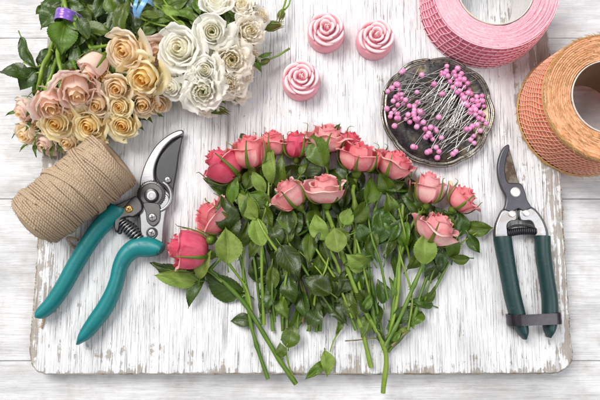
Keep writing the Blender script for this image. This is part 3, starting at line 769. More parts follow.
BRS = simple('brass_screw', (.65, .36, .10), .3, .9)

ts = thing('pruning_shears', 'open pruning shears with teal handles and a curved silver and black blade', 'shears', P(118, 250, 0), 'pruning shears')
mb = MB(); mb.plate(pxpoly([(183.5, 131), (179, 130.5), (170, 134.5), (158, 144), (149, 157), (143, 171), (140, 186), (143, 200), (152, 206), (164, 205), (171, 196), (164, 188), (157, 183), (155, 173), (157, 162), (163, 150.5), (172, 141), (183, 135)], 6, 6), 5.5, 8.5, 1.3); mb.build('hooked_blade', CHR, ts, sharp=50)
mb = MB(); mb.plate(pxpoly([(182.5, 134), (180.5, 143), (178.5, 156), (177, 168), (174, 185), (171.5, 199), (166, 203), (158, 192), (154.5, 182), (153.5, 172), (156, 161), (162, 150), (172, 140)], 5, 5), 2.6, 5.2, .7); mb.build('cutting_blade', BLK, ts, sharp=50)
mb = MB(); mb.plate(pxpoly([(158, 181), (155.5, 174), (156.5, 164), (161, 154), (170, 144), (181.5, 136.5), (178.5, 152), (176.5, 166), (174, 181), (171, 196), (166, 190)], 8, 5), 5.2, 6.6, .6); mb.build('blade_guard', BLP, ts, sharp=50)
screw(168, 180, 3.3, 6.7, CHR, DKS, ts)
mb = MB(); mb.plate(pxpoly([(163, 193), (170, 199), (166, 212), (164, 228), (163, 244), (158, 250), (146, 243), (141, 236), (140, 222), (139, 208), (143, 202)], 8, 5), 5, 9, 1.1); mb.build('tang', CHR, ts, sharp=50)
mb = MB(); mb.plate(pxpoly([(137, 196), (141, 202), (134, 208), (122, 216), (114, 224), (104, 219), (109, 209), (120, 203)], 8, 5), 5, 8.6, 1); mb.build('tang', CHR, ts, sharp=50)
mb = MB(); c = P(151.3, 194.5, 9); rr = 14.2*K(9)
mb.lathe([(rr*.99, -1.4), (rr, .4), (rr*.93, 1.1), (rr*.80, 1.3), (rr*.76, .7), (rr*.6, .7)], c, 128, f=lambda r, z, a: (r*(1+(.022*(1 if math.sin(40*a) > 0 else -1) if r > rr*.9 else 0)), z)); mb.lathe([(rr*.6, .7), (.1, .7)], c, 64)
mb.plate(pxpoly([(144, 203), (159, 204), (160.5, 214), (159, 222), (153.5, 226.5), (147.5, 222), (146, 213)], 9, 5), 8.6, 10.4, .7)
mb.build('pivot_plate', DKS, ts, sharp=35)
screw(151.5, 195.5, 7.2, 9.6, DKS, DKS, ts, False, 'pivot_bolt', 3.2)
mb = MB(); c = P(151.5, 195.5, 12.8); mb.lathe([(5.0*K(12), 0), (4.6*K(12), .35), (2.6*K(12), .4), (2.4*K(12), .1), (.05, .1)], c, 30); mb.build('bolt_ring', brushed('bolt_steel', (.30, .30, .31), .3), ts, sharp=40)
mb = MB(); ang = 0
c = P(155.5, 196, 9.4); rr = 15.5*K(9)
pts = [c + Vector((rr*math.cos(a), rr*math.sin(a), -.6)) for a in np.linspace(-1.9, 1.1, 26)]
mb.tube(pts, (1.6, 1.1), 8, flat=True); mb.build('washer', CHR, ts)
screw(152.5, 217.5, 4.2, 10.2, CHR, DKS, ts)
mb = MB(); c = P(152, 233, 8.9); mb.lathe([(5.8*K(9), -.3), (5.7*K(9), .7), (4.3*K(9), .8), (4.3*K(9), .2)], c, 30); mb.build('ring', DKS, ts)
screw(152, 233, 4.2, 9.0, CHR, DKS, ts)
mb = MB(); mb.plate(pxpoly([(136.5, 196), (142, 203), (141.5, 211), (134, 217), (128, 217), (121, 220), (118.5, 230), (115.5, 232), (114.5, 222), (119, 213), (126, 205), (131, 199)], 11, 5), 8.4, 12.4, 1.1); mb.build('latch_bracket', DKS, ts, sharp=50)
screw(129, 209, 3.8, 12.2, BRS, DKS, ts)
mb = MB(); mb.plate(pxpoly([(116, 218), (120, 222), (121, 232), (117, 233)], 11, 4), 7, 10, .8); mb.plate(pxpoly([(138, 212), (143, 214), (141, 222), (146, 234), (142, 238), (137, 228)], 9, 4), 3, 8.2, .8); mb.build('spring_seat', BLP, ts, sharp=50)
mb = MB(); a_, b_ = P(121, 221, 8.5), P(141, 240, 8.5); d = (b_-a_).normalized(); s_ = d.cross(Vector((0, 0, 1))); u_ = s_.cross(d)
pts = []
for i in range(9*22+1):
    q = i/(9*22); rr = 5.6*(.55+.45*math.sin(PI*q))
    pts.append(a_ + (b_-a_)*q + s_*rr*math.cos(i/22*2*PI) + u_*rr*math.sin(i/22*2*PI))
mb.tube(pts, .75, 7); mb.build('spring', CHR, ts)
mb = MB(); mb.tube([a_+(b_-a_)*.02, b_], 2.2, 12); mb.build('spring_pin', DKS, ts)
mb = MB(); handle(mb, [(119.5, 207.5, 13), (118, 210, 19), (108, 219, 18.5), (97, 231, 17.5), (86, 247, 16.5), (74, 267, 16), (63, 287, 15.5), (52, 303, 14.5), (42, 313, 12), (37, 316.5, 4)], 15, 8); mb.build('handle', TEAL, ts, sharp=60)
mb = MB(); handle(mb, [(162, 250, 9), (159, 248.5, 15), (149, 247, 20), (137, 247.5, 19.5), (127, 254.5, 17.5), (120.5, 266, 15), (117, 280, 14), (112, 294, 15), (104, 309, 16), (94, 323, 15), (85, 335, 11.5), (78, 344, 2.5)], 15, 8); mb.build('handle', TEAL, ts, sharp=60)

gs = thing('pruning_shears', 'closed pruning shears with dark green handles strapped together by a black band', 'shears', P(525, 250, 0), 'pruning shears')
mb = MB(); mb.plate(pxpoly([(508, 145), (510.5, 152), (513.5, 162), (516, 172), (519, 183), (520, 192), (510, 196), (504, 186), (501, 172), (503, 158)], 6, 5), 4.0, 6.2, .6); mb.build('cutting_blade', BLD, gs, sharp=50)
mb = MB(); mb.plate(pxpoly([(508.3, 144.5), (504, 147), (500, 154), (497.3, 165), (497.8, 177), (501, 188), (505.5, 197), (505, 205), (504, 210), (512, 212), (518, 209), (522, 211), (531, 208), (527, 200), (525, 192), (521, 184), (514, 183), (507.5, 182), (505, 172), (506, 160), (509.3, 149)], 8, 5), 6.2, 9.2, 1.0); mb.build('hooked_blade', brushed('gunmetal', (.10, .10, .112), .36, .3, metal=.8), gs, sharp=50)
screw(515.3, 192.2, 5.0, 9.2, simple('bright_rivet', (.85, .84, .82), .35, .6, .05), DKS, gs, False, 'pivot_bolt')
LT = brushed('light_steel', (.48, .48, .50), .36, .3, rust=(.40, .36, .33))
for nm, pts in (('l', [(504, 208.5), (517, 209), (518, 219), (511, 221), (507.5, 226), (508, 240), (496, 241), (494.5, 230), (497.5, 219)]),
                ('r', [(519.5, 207.5), (531, 206.5), (539, 213), (546, 225), (548, 238), (537, 239), (535, 227), (530.5, 220.5), (519.5, 219.5)])):
    mb = MB(); mb.plate(pxpoly(pts, 7, 5), 4.4, 7.3, .6); mb.build('tang_backing', DKS, gs, sharp=50)
    cx = sum(p[0] for p in pts)/len(pts); cy = sum(p[1] for p in pts)/len(pts)
    mb = MB(); mb.plate(pxpoly([(cx+(x-cx)*.88, cy+(y-cy)*.90) for x, y in pts], 9, 5), 7.3, 8.5, .6); mb.build('tang', LT, gs, sharp=50)
screw(512, 214, 3.4, 8.6, bpy.data.materials['bright_rivet'], DKS, gs, False, 'rivet'); screw(526.3, 213.2, 3.4, 8.6, bpy.data.materials['bright_rivet'], DKS, gs, False, 'rivet')
mb = MB(); mb.tube([P(x, y, 8) for x, y in smooth([(508, 229), (514, 226), (523, 225.5), (532, 227), (535.5, 229)], 5)], (1.0, 1.6), 8, flat=True)
a_, b_ = P(507.5, 233.5, 7), P(536.5, 231.5, 7); pts = []
d = (b_-a_).normalized(); s_ = d.cross(Vector((0, 0, 1))); u_ = s_.cross(d)
for i in range(15*16+1):
    q = i/240; pts.append(a_+(b_-a_)*q + s_*2.6*math.cos(i/16*2*PI) + u_*2.6*math.sin(i/16*2*PI) + s_*-1.2*math.sin(PI*q))
mb.tube(pts, .75, 6); mb.build('spring', BLP, gs)
mb = MB(); mb.tube([a_, b_], 1.7, 10); mb.build('spring_pin', BLP, gs)
mb = MB(); handle(mb, [(502.5, 236.5, 17), (503, 242, 17.5), (506, 260, 16.5), (509.5, 280, 16), (513, 298, 16), (517.5, 315, 15), (522, 330, 11.5), (524.5, 339, 3)], 15, 8); mb.build('handle', DGR, gs, sharp=60)
mb = MB(); handle(mb, [(542.5, 236, 14), (542.5, 242, 14.5), (543.5, 258, 14.5), (546.5, 278, 14), (549.5, 298, 14.5), (550, 314, 14.5), (549.5, 327, 11.5), (548.5, 337.5, 3)], 15, 8); mb.build('handle', DGR, gs, sharp=60)
mb = MB(); rows = []
cL, cR = P(517.5, 319.5, 8), P(550, 318, 8); dx = (cR-cL); L_ = dx.length; dx.normalize(); dy = Vector((-dx.y, dx.x, 0)); wv = 10.5*K(8)*.5
path = []
for i in range(13): a = PI/2+PI*i/12; path.append((7.2*math.cos(a), 8.6*math.sin(a)))
for i in range(13): a = -PI/2+PI*i/12; path.append((L_+7.0*math.cos(a), 8.6*math.sin(a)))
for (yo, ro) in ((-wv, 0), (-wv, 1.1), (-wv*.5, 1.25), (0, 1.1), (wv*.5, 1.25), (wv, 1.1), (wv, 0)):
    row = []
    for x, z in path:
        x2 = x + ro*(-1 if x < 0 else (1 if x > L_ else 0)); z2 = z + ro*(1 if z > 0 else -1)*min(1, abs(z)/4)
        row.append(cL + dx*x2 + dy*yo + Vector((0, 0, z2 - .3)))
    rows.append(row)
mb.grid(rows, closed=True); mb.grid([rows[0], rows[-1]], closed=True)
mb.build('strap', simple('black_strap', (.026, .022, .028), .25, .3, .2), gs, sharp=40)

# ------------------------------------------------------------------ roses
reg = []      # (thing, stem points) for hanging leaves on the nearest stem
def rose(label, cx, cy, dia, az, el, z, kind, mat, st, r0=1.7, r1=1.35, group=None, bunch='', hr=None, sep=.3, smat=None, seed=None, thorns=3, sepL=1.0, sph=None):
    random.seed(seed if seed is not None else int(cx*13+cy*7))
    ax = screen_axis(az, el)
    th = thing('rose', label, 'rose', P(cx, cy, 0), group)
    base, ax, Rr, H, M = bloom(cx, cy, dia, az, el, z, kind, mat, th, hr)
    sepals(base, M, Rr, H, th, sep, L=sepL*(1 if kind == 'bud' or bunch == 'pink' else .62), ph=U(0, 6) if sph is None else sph)
    w = None
    if st:
        # end of stem: project the flower's base back to pixel data
        hipb = base - ax*.40*Rr
        pts = smooth(st, 7); wp = [P(*q) for q in pts]
        wp = wp[:-1] if len(wp) > 1 else wp
        lead = hipb - ax*min(9, (hipb-wp[-1]).length*.4)
        # blend the last bit into the bloom's axis
        ctrl = [tuple(p) for p in wp[-2:]] + [tuple(lead), tuple(hipb)]
        tail = smooth(ctrl, 8)[8:]
        wp = wp[:-1] + [Vector(q) for q in tail]
        n = len(wp); mb = MB()
        rad = [(r0+(r1-r0)*i/(n-1))*(1+.08*math.sin(i*1.1+cx)) for i in range(n)]
        rad[-1] *= 1.15
        for nd in range(3):
            ii = int(U(3, n-4)); rad[ii] *= 1.32; rad[ii+1] *= 1.12
        mb.tube(wp, rad, 9, cap=False); mb.tube([wp[0]-(wp[1]-wp[0]).normalized()*.15, wp[0]+(wp[1]-wp[0]).normalized()*.4], rad[0]*.98, 9, mi=1)
        for k_ in range(thorns):
            i = int(U(2, n*.8)); p = wp[i]; t_ = (wp[i+1]-wp[i]).normalized()
            side = (t_.cross(Vector((0, 0, 1))).normalized()*random.choice((-1, 1)) + Vector((0, 0, U(-.1, .6))))
            mb.tube([p-t_*rad[i]*.5, p+side*rad[i]*1.1, p+side*rad[i]*2.4-t_*rad[i]*.8], [rad[i]*.9, rad[i]*.45, .03], 5)
        mb.build('stem', [smat or ST, CUT], th)
        reg.append((bunch, th, wp))
    return th
def owner(bunch, p):
    best = min(((min((q-p).length for q in wp[::2]), i) for i, (b, t_, wp) in enumerate(reg) if b == bunch))
    return reg[best[1]][1]
def lf(bunch, x, y, L, ang, W, z, mat, pitch=0, roll=0, bend=.25, fold=.25, pet=.22):
    random.seed(int(x*31+y*17+L))
    o = owner(bunch, P(x, y, z)); leaf(x, y, L, ang, W, z, mat, o, pitch, roll, bend, fold, pet=pet)

G1 = 'cut pink roses lying on the white board'
pk = [
 ('pink rosebud pointing left, lowest at the left end beside the teal handle', 188, 250, 33, 168, 12, 17, 'bud', DEEP, [(296, 384, 3), (280, 361, 4), (262, 331, 5), (244, 303, 7), (222, 280, 9), (208, 268, 13)], 2.1, 1.3, 1.8),
 ('pink rose half hidden behind a dark leaf, just above the lowest left bud', 213, 217, 30, 150, 20, 14, 'bud', PINK, [(268, 379, 3), (258, 350, 3.5), (250, 320, 4.5), (246, 285, 6), (238, 250, 9), (226, 226, 11)], 1.7, 1.1, 1.6),
 ('deep pink rosebud pointing up left, farthest left of the top row', 223, 165, 31, 142, 14, 17, 'bud', DEEP, [(273, 331, 3), (269, 290, 5), (262, 245, 8), (250, 205, 10), (238, 181, 13)], 1.6, 1.4, 1.75),
 ('light pink rose with two broad outer petals, second from left in the top row', 250, 152, 33, 97, 20, 19, 'bud', PINK, [(283, 331, 4), (281, 280, 7), (272, 230, 9), (258, 190, 11), (252, 175, 14)], 1.7, 1.4, 1.5),
 ('small pink rose left of the narrow deep pink bud in the top row', 273, 143, 26, 88, 22, 13, 'cup', PINK, [(287, 328, 9), (288, 280, 6), (280, 225, 7), (275, 185, 8), (273, 165, 10)], 1.5, 1.2, 1.5),
 ('narrow deep pink rosebud behind the tall upright leaf in the middle of the top row', 296, 145, 25, 92, 14, 14, 'bud', DEEP, [(297, 329, 4), (300, 280, 7), (298, 225, 8), (296, 175, 10)], 1.5, 1.2, 1.6),
 ('pale pink frilled rose topmost in the bunch, above the broad green leaf', 328, 138, 33, 84, 30, 14, 'cup', PALE, [(309, 331, 4), (312, 290, 8), (322, 235, 8), (326, 180, 9), (328, 160, 10)], 1.7, 1.3, 1.3),
 ('crimson rose peeping out behind the fat bud near the metal dish', 350, 143, 26, 60, 25, 12, 'cup', DEEP, [(316, 332, 3), (326, 280, 5), (340, 215, 7), (348, 165, 8)], 1.6, 1.2, 1.3),
 ('fat pink rosebud standing upright on a light green stem, right of the middle', 359, 157, 33, 82, 24, 24, 'bud', PINK, [(371, 367, 3), (362, 330, 6), (352, 300, 9), (355, 255, 14), (356, 215, 16), (352, 188, 19)], 2.0, 1.7, 1.3),
 ('pale pink rose touching the rim of the metal dish', 394, 165, 33, 62, 22, 15, 'cup', PINK, [(384, 350, 8), (374, 318, 9), (368, 270, 10), (374, 215, 10), (382, 188, 11)], 1.6, 1.4, 1.35),
 ('pink rosebud second from the right end, upright with a curled petal on top', 428, 188, 27, 84, 16, 15, 'bud', PALE, [(386, 352, 5), (392, 320, 7), (397, 270, 9), (410, 230, 10), (421, 210, 11)], 1.6, 1.3, 1.75),
 ('pink rose at the far right end of the bunch, opening towards the green shears', 462, 199, 26, 48, 18, 15, 'cup', PINK, [(388, 352, 4), (410, 325, 5), (424, 285, 7), (440, 245, 8), (449, 218, 11)], 1.5, 1.1, 1.5),
 ('pale salmon rose with a wavy edge below the two right hand end roses', 436, 229, 34, 62, 20, 20, 'cup', PALE, [(385, 346, 10), (398, 322, 10), (412, 290, 12), (424, 262, 14)], 1.7, 1.4, 1.4),
 ('pale pink rosebud leaning left, left one of the pair amid the leaves', 290, 194, 29, 128, 20, 24, 'bud', PALE, [(320, 331, 4), (322, 290, 9), (318, 250, 14), (307, 222, 19)], 1.6, 1.4, 1.5),
 ('pale pink upright rose, right one of the pair amid the leaves', 325, 189, 33, 96, 22, 27, 'bud', PALE, [(383, 393, 4), (385, 350, 8), (362, 305, 12), (345, 262, 17), (332, 225, 21), (327, 212, 23)], 2.1, 1.7, 1.25),
]
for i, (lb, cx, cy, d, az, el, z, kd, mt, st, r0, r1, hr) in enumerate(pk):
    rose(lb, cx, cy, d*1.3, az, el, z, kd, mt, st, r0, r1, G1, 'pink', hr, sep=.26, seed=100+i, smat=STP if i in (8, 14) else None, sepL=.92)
# cut side branches of the sprays: bare stems and a green bud
def twig(bunch, pts, r0, r1, mat=ST, name='side_stem'):
    random.seed(int(pts[0][0]*3+pts[0][1])); pts = [(x, y, z - (8 if (i in (0, len(pts)-1) and z > 13) else 0)) for i, (x, y, z) in enumerate(pts)]; q = pts[len(pts)//2]
    stem(pts, r0, r1, owner(bunch, P(*q)), mat, 1, name)
for pts, r0, r1, m_ in [
  ([(424, 262, 6), (408, 302, 6), (398, 330, 5), (388, 347, 5)], 1.0, 1.3, STP), ([(449, 262, 6), (432, 293, 5), (418, 305, 5), (396, 312, 5), (388, 330, 4)], 1.2, 1.5, ST),
  ([(403, 205, 12), (400, 250, 10), (397, 300, 8), (386, 348, 7)], 1.3, 1.7, STP), ([(366, 228, 10), (368, 262, 9), (375, 300, 8), (384, 345, 6)], 1.3, 1.6, ST),
  ([(215, 236, 16), (228, 262, 13), (246, 288, 8), (252, 312, 5)], 1.0, 1.3, STP), ([(246, 228, 12), (243, 262, 9), (244, 292, 6)], 1.0, 1.2, STP),
  ([(176, 273, 9), (190, 268, 10), (206, 270, 11), (222, 282, 10)], .7, .9, STP), ([(269, 166, 22), (268, 200, 20), (262, 225, 17), (272, 250, 13)], .8, 1.0, STP),
  ([(312, 225, 20), (326, 244, 18), (336, 262, 16), (343, 282, 13)], 1.2, 1.6, STP), ([(337, 215, 18), (345, 240, 16), (354, 262, 14), (360, 290, 11)], .9, 1.3, STP),
  ([(346, 237, 15), (366, 245, 12), (378, 262, 10)], .7, .9, ST), ([(290, 300, 9), (286, 270, 12), (292, 240, 15)], 1.3, 1.3, STB),
  ([(310, 310, 8), (300, 280, 12), (305, 252, 14)], 1.3, 1.1, STB), ([(262, 325, 3.5), (258, 290, 7), (254, 260, 11), (247, 232, 14)], 1.2, 1.0, ST),
  ([(455, 250, 7), (464, 241, 7), (478, 232, 7)], .8, .6, STP), ([(276, 316, 8), (282, 290, 12), (287, 262, 14)], 1.3, 1.1, STP),
  ([(264, 325, 7), (262, 280, 13), (261, 240, 17), (256, 222, 18)], 1.4, 1.2, STP), ([(303, 322, 6), (306, 300, 9), (299, 272, 12)], 1.5, 1.3, STB),
  ([(386, 340, 9), (372, 338, 7), (359, 340, 6), (345, 341, 5)], .7, .5, STB), ([(392, 346, 8), (402, 336, 9), (410, 330, 8)], 1.6, 1.0, STB),
  ([(356, 330, 6), (340, 290, 9), (330, 262, 12), (322, 240, 16)], 1.5, 1.1, ST)]:
    twig('pink', pts, r0, r1, m_)
for pts, r0, r1, m_ in [([(352, 318, 10), (338, 284, 15), (318, 252, 20), (308, 236, 22)], 1.0, .8, STP), ([(371, 300, 11), (362, 262, 18), (352, 222, 22)], 1.0, .9, STP),
  ([(340, 322, 9), (318, 290, 17), (300, 262, 21), (286, 238, 23)], 1.2, .9, ST), ([(288, 262, 25), (275, 248, 25), (262, 228, 25), (252, 206, 24)], 1.3, 1.0, STP),
  ([(283, 318, 10), (285, 284, 19), (290, 262, 22)], 1.1, .9, STP), ([(330, 300, 17), (322, 275, 21), (300, 252, 22)], .7, .6, STP), ([(410, 262, 15), (404, 230, 18), (398, 205, 18)], .9, .8, STP),
  ([(388, 300, 12), (380, 262, 17), (372, 238, 18), (366, 205, 19)], 1.1, .8, ST), ([(313, 318, 11), (316, 292, 17), (326, 268, 20), (330, 247, 21)], .9, .7, STP), ([(275, 322, 9), (272, 292, 17), (276, 262, 19)], 1.0, .8, ST),
  ([(408, 330, 9), (412, 296, 10), (402, 262, 14), (396, 240, 16)], .9, .7, STP), ([(425, 300, 9), (432, 275, 12), (440, 258, 14)], .8, .7, ST)]:
    twig('pink', pts, r0, r1, m_)
mb = MB(); c0 = P(211, 240, 17); mb.ball(c0, 5.0, 16, 12, sc_=(.85, 1, 1.15)); bud = mb.build('green_bud', SEP, owner('pink', P(211, 240, 10)))
random.seed(4)

L_ = [  # x, y, length, angle, width, height, tone, (pitch, roll)
 (233,188,27,75,14,20,'m'),(220,189,22,150,12,10,'d'),(250,207,30,100,17,24,'m'),(226,214,36,105,22,24,'d'),(258,181,24,120,11,21,'p'),(266,166,20,70,10,18,'m'),
 (228,245,33,95,24,25,'p'),(204,264,28,68,14,21,'p'),(230,222,36,80,24,15,'d'),(176,278,40,172,17,13,'p'),(172,272,42,170,18,9,'d'),(193,291,30,245,12,9,'d'),
 (246,235,28,70,14,18,'m'),(222,286,40,150,26,6,'d'),(241,320,20,178,12,4,'d'),(247,205,30,125,16,25,'p'),(257,230,30,105,17,23,'p'),(266,217,26,300,16,19,'m'),
 (290,262,34,300,20,26,'d'),(285,220,26,95,16,20,'d'),(318,227,26,110,17,23,'p'),(336,239,24,100,19,25,'p'),(347,216,17,70,13,24,'p'),(355,262,22,200,13,20,'m'),
 (316,285,30,150,18,24,'d'),(309,248,30,265,14,21,'m'),(290,292,26,280,16,19,'d'),(258,268,28,95,17,8,'d'),(337,238,24,200,16,22,'m'),(357,262,24,150,18,23,'p'),
 (372,240,26,75,12,16,'m'),(381,228,30,80,18,15,'d'),(425,247,30,85,20,27,'p'),(434,266,30,100,20,12,'d'),(459,259,18,175,10,9,'m'),(474,244,20,300,11,8,'d'),
 (480,229,27,355,14,8,'m'),(462,223,26,95,13,10,'d'),(363,297,26,120,18,14,'d'),(368,302,18,60,9,17,'m'),(382,291,22,100,15,12,'d'),(430,296,20,45,11,8,'m'),
 (404,238,28,270,13,15,'m'),(371,190,26,80,18,18,'m'),(385,184,26,120,16,16,'m'),(381,217,28,75,17,12,'d'),(413,202,32,135,17,14,'d'),(400,212,26,100,16,11,'d'),
 (269,163,36,88,12,25,'p'),(280,172,32,84,14,22,'m'),(315.5,147,36,108,22,24,'m'),(312,162,34,55,18,18,'d'),(259,198,24,150,14,22,'m'),(287,217,26,100,17,19,'m'),
 (267,207,28,85,16,16,'d'),(347,218,18,80,12,23,'p'),(362,211,26,50,17,21,'m'),(366,195,26,60,15,16,'d'),(303,168,16,60,7,24,'m'),(345,195,24,75,12,15,'d'),
 (333,280,32,110,20,16,'d'),(320,262,28,70,16,17,'m'),(345,283,26,245,16,15,'d'),(350,308,26,290,15,12,'m'),(366,326,22,250,12,8,'m'),(402,314,20,60,13,9,'d'),
 (421,303,24,170,11,7,'d'),(416,318,20,225,13,6,'m'),(411,322,16,290,9,6,'p'),(395,290,24,95,9,9,'m'),(376,318,26,260,14,9,'d'),(396,262,28,95,14,9,'d'),
 (441,216,22,120,13,10,'d'),(448,235,26,60,15,10,'d'),(452,245,26,100,14,11,'m'),(418,258,26,60,12,12,'m'),(275,236,30,285,17,20,'d'),(296,222,24,70,14,18,'d'),
 (269,298,24,255,15,14,'d'),(283,308,22,290,13,16,'m'),(303,305,26,285,15,14,'d'),(317,305,26,260,15,12,'d'),(328,300,24,300,14,12,'d'),(272,281,26,265,12,17,'m'),
 (240,196,22,120,12,21,'m'),(236,175,22,60,12,10,'d'),(212,181,20,160,9,9,'d'),(254,248,22,250,10,15,'m'),(305,197,20,60,10,16,'d'),(337,128,14,60,6,16,'d'),
 (243,137,14,120,8,8,'d'),(375,162,18,60,9,11,'d'),(408,172,14,30,5,13,'m'),(396,336,16,40,8,10,'m'),(380,335,16,110,8,11,'d'),(404,330,14,20,7,9,'p'),
 (314,238,24,60,13,20,'d'),(327,252,22,290,12,19,'d'),(362,232,22,110,14,18,'d'),(390,205,24,95,14,13,'m'),(288,235,20,45,11,19,'m'),(395,229,24,60,12,14,'d'),
]
random.seed(5)
for q in L_:
    random.seed(int(q[0]*7+q[1]*3)); x, y, L, a, W, z, m_ = q
    lf('pink', x, y, L, a, W, z, m_, U(-14, 20), U(-36, 36), U(.05, .5), U(.12, .5))
# leaves added deep in the bunch, mostly dark tones as shade in the gaps
random.seed(77); cnt = 0
def inside(x, y, poly_):
    c_ = False
    for i in range(len(poly_)):
        x1, y1 = poly_[i]; x2, y2 = poly_[i-1]
        if (y1 > y) != (y2 > y) and x < (x2-x1)*(y-y1)/(y2-y1)+x1: c_ = not c_
    return c_
PO = [(232, 180), (262, 150), (300, 152), (345, 155), (400, 172), (440, 200), (456, 232), (440, 262), (408, 262), (392, 258), (374, 262), (352, 312), (318, 318), (268, 318), (262, 270), (240, 240)]
fill = []
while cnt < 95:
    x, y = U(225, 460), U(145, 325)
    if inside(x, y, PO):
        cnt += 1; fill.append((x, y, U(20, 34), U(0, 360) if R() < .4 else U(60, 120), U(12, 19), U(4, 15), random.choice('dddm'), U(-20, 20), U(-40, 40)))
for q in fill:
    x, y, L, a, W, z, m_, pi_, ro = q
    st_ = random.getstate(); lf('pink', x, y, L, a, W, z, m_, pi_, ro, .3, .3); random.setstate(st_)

# loose sprigs cut off the roses
def sprig(label, pts, r, leaves, mat=ST):
    th = thing('leaf_sprig', label, 'leaf sprig', P(pts[0][0], pts[0][1], 0), 'cut off sprigs of rose leaves'); random.seed(int(pts[0][0]))
    stem(pts, r, r*.7, th, mat)
    for (x, y, L, a, W, z, m_) in leaves: leaf(x, y, L, a, W, z, m_, th, U(-5, 8), U(-15, 15), .2, .25, pet=.12)
sprig('sprig with one broad and one tiny leaf beside the long slanting stem end', [(294, 379, 3), (289, 366, 4), (286, 350, 6), (288, 342, 7)], .9, [(291, 335, 22, 82, 16, 8, 'm'), (281, 350, 15, 100, 11, 7, 'm')], STP)
sprig('thin sprig with two pointed leaves hanging over the front edge of the board', [(345, 314, 6), (341, 328, 4), (334, 340, 3), (330, 352, 3)], .8, [(328, 364, 22, 275, 12, 3.5, 'p'), (315, 371, 25, 222, 8, 2.8, 'm'), (340, 326, 18, 250, 6, 6, 'm')], STP)

# ------------------------------------------------------------------ cream and white bunches
G2 = 'cream and blush roses of the bunch at top left'; G3 = 'white roses of the bunch at top'
cr = [
 ('large peach cream rose with a golden heart, topmost of the cream bunch', 126, 50, 46, 255, 55, 44, 'open', CREAM),
 ('blush rosebud seen from its green base, beside the biggest cream rose', 95, 67, 27, 245, 18, 42, 'bud', BLUSH),
 ('blush rose with folded back petals in the middle of the cream bunch', 77, 88, 38, 290, 30, 44, 'cup', BLUSH),
 ('pinkish cream rose with a curled outer petal, left of the middle blush rose', 50, 103, 34, 300, 35, 40, 'cup', BLUSH),
 ('cream rose with a yellow open heart, below the curled blush rose on the left', 57, 122, 38, 275, 55, 30, 'open', GOLD),
 ('rosy bud at the far left of the cream bunch', 27, 110, 25, 225, 35, 28, 'cup', BLUSH),
 ('small cream rose under the rosy bud at the far left', 28, 133, 22, 240, 45, 17, 'cup', CREAM),
 ('golden hearted cream rose next to the white roses', 145, 77, 36, 262, 55, 37, 'cup', GOLD),
 ('small upright cream rose in the middle, below the blush bud', 118, 88, 25, 270, 60, 37, 'cup', CREAM),
 ('small yellow cream rose directly above the round one at the lower right', 120, 107, 25, 265, 65, 32, 'open', GOLD),
 ('small blush cream rose right of the folded blush rose', 98, 104, 24, 270, 55, 34, 'cup', CREAM),
 ('wide cream rose just above the twine spool', 90, 125, 38, 268, 58, 27, 'open', GOLD),
 ('round yellow cream rose at the lower right of the cream bunch', 123, 125, 32, 280, 60, 24, 'open', GOLD),
 ('half hidden pinkish rose between the golden hearted rose and the big white rose', 156, 52, 26, 300, 35, 28, 'cup', BLUSH),
 ('small cream rose low down beside the board seam, under the golden hearted one', 143, 103, 24, 285, 50, 24, 'cup', CREAM),
 ('small beige rose at the right edge of the cream bunch, under the white roses', 158, 104, 20, 300, 45, 17, 'cup', CREAM),
 ('small cream rose at the bottom, directly left of the spool', 69, 140, 22, 265, 45, 17, 'cup', CREAM),
 ('small peach rose at the bottom left edge with long green sepals', 46, 143, 20, 250, 40, 13, 'cup', BLUSH),
 ('tiny cream rose peeping over the top end of the spool', 96, 142, 20, 270, 45, 18, 'cup', GOLD),
 ('cream rose tucked between the wide cream rose and the yellow hearted left one', 73, 112, 22, 270, 50, 28, 'cup', CREAM),
 ('small blush rose between the pink backed bud and the largest cream one', 104, 78, 20, 250, 60, 33, 'cup', GOLD),
 ('small cream rose beside the far left rosy bud, under the curled blush one', 38, 122, 20, 250, 50, 20, 'cup', CREAM),
 ('cream rose tucked under the golden hearted one, right of the small upright one', 137, 92, 20, 270, 50, 26, 'cup', GOLD),
 ('cream rose tucked between the wide one and the round one above the spool', 107, 117, 20, 270, 55, 22, 'cup', CREAM),
]
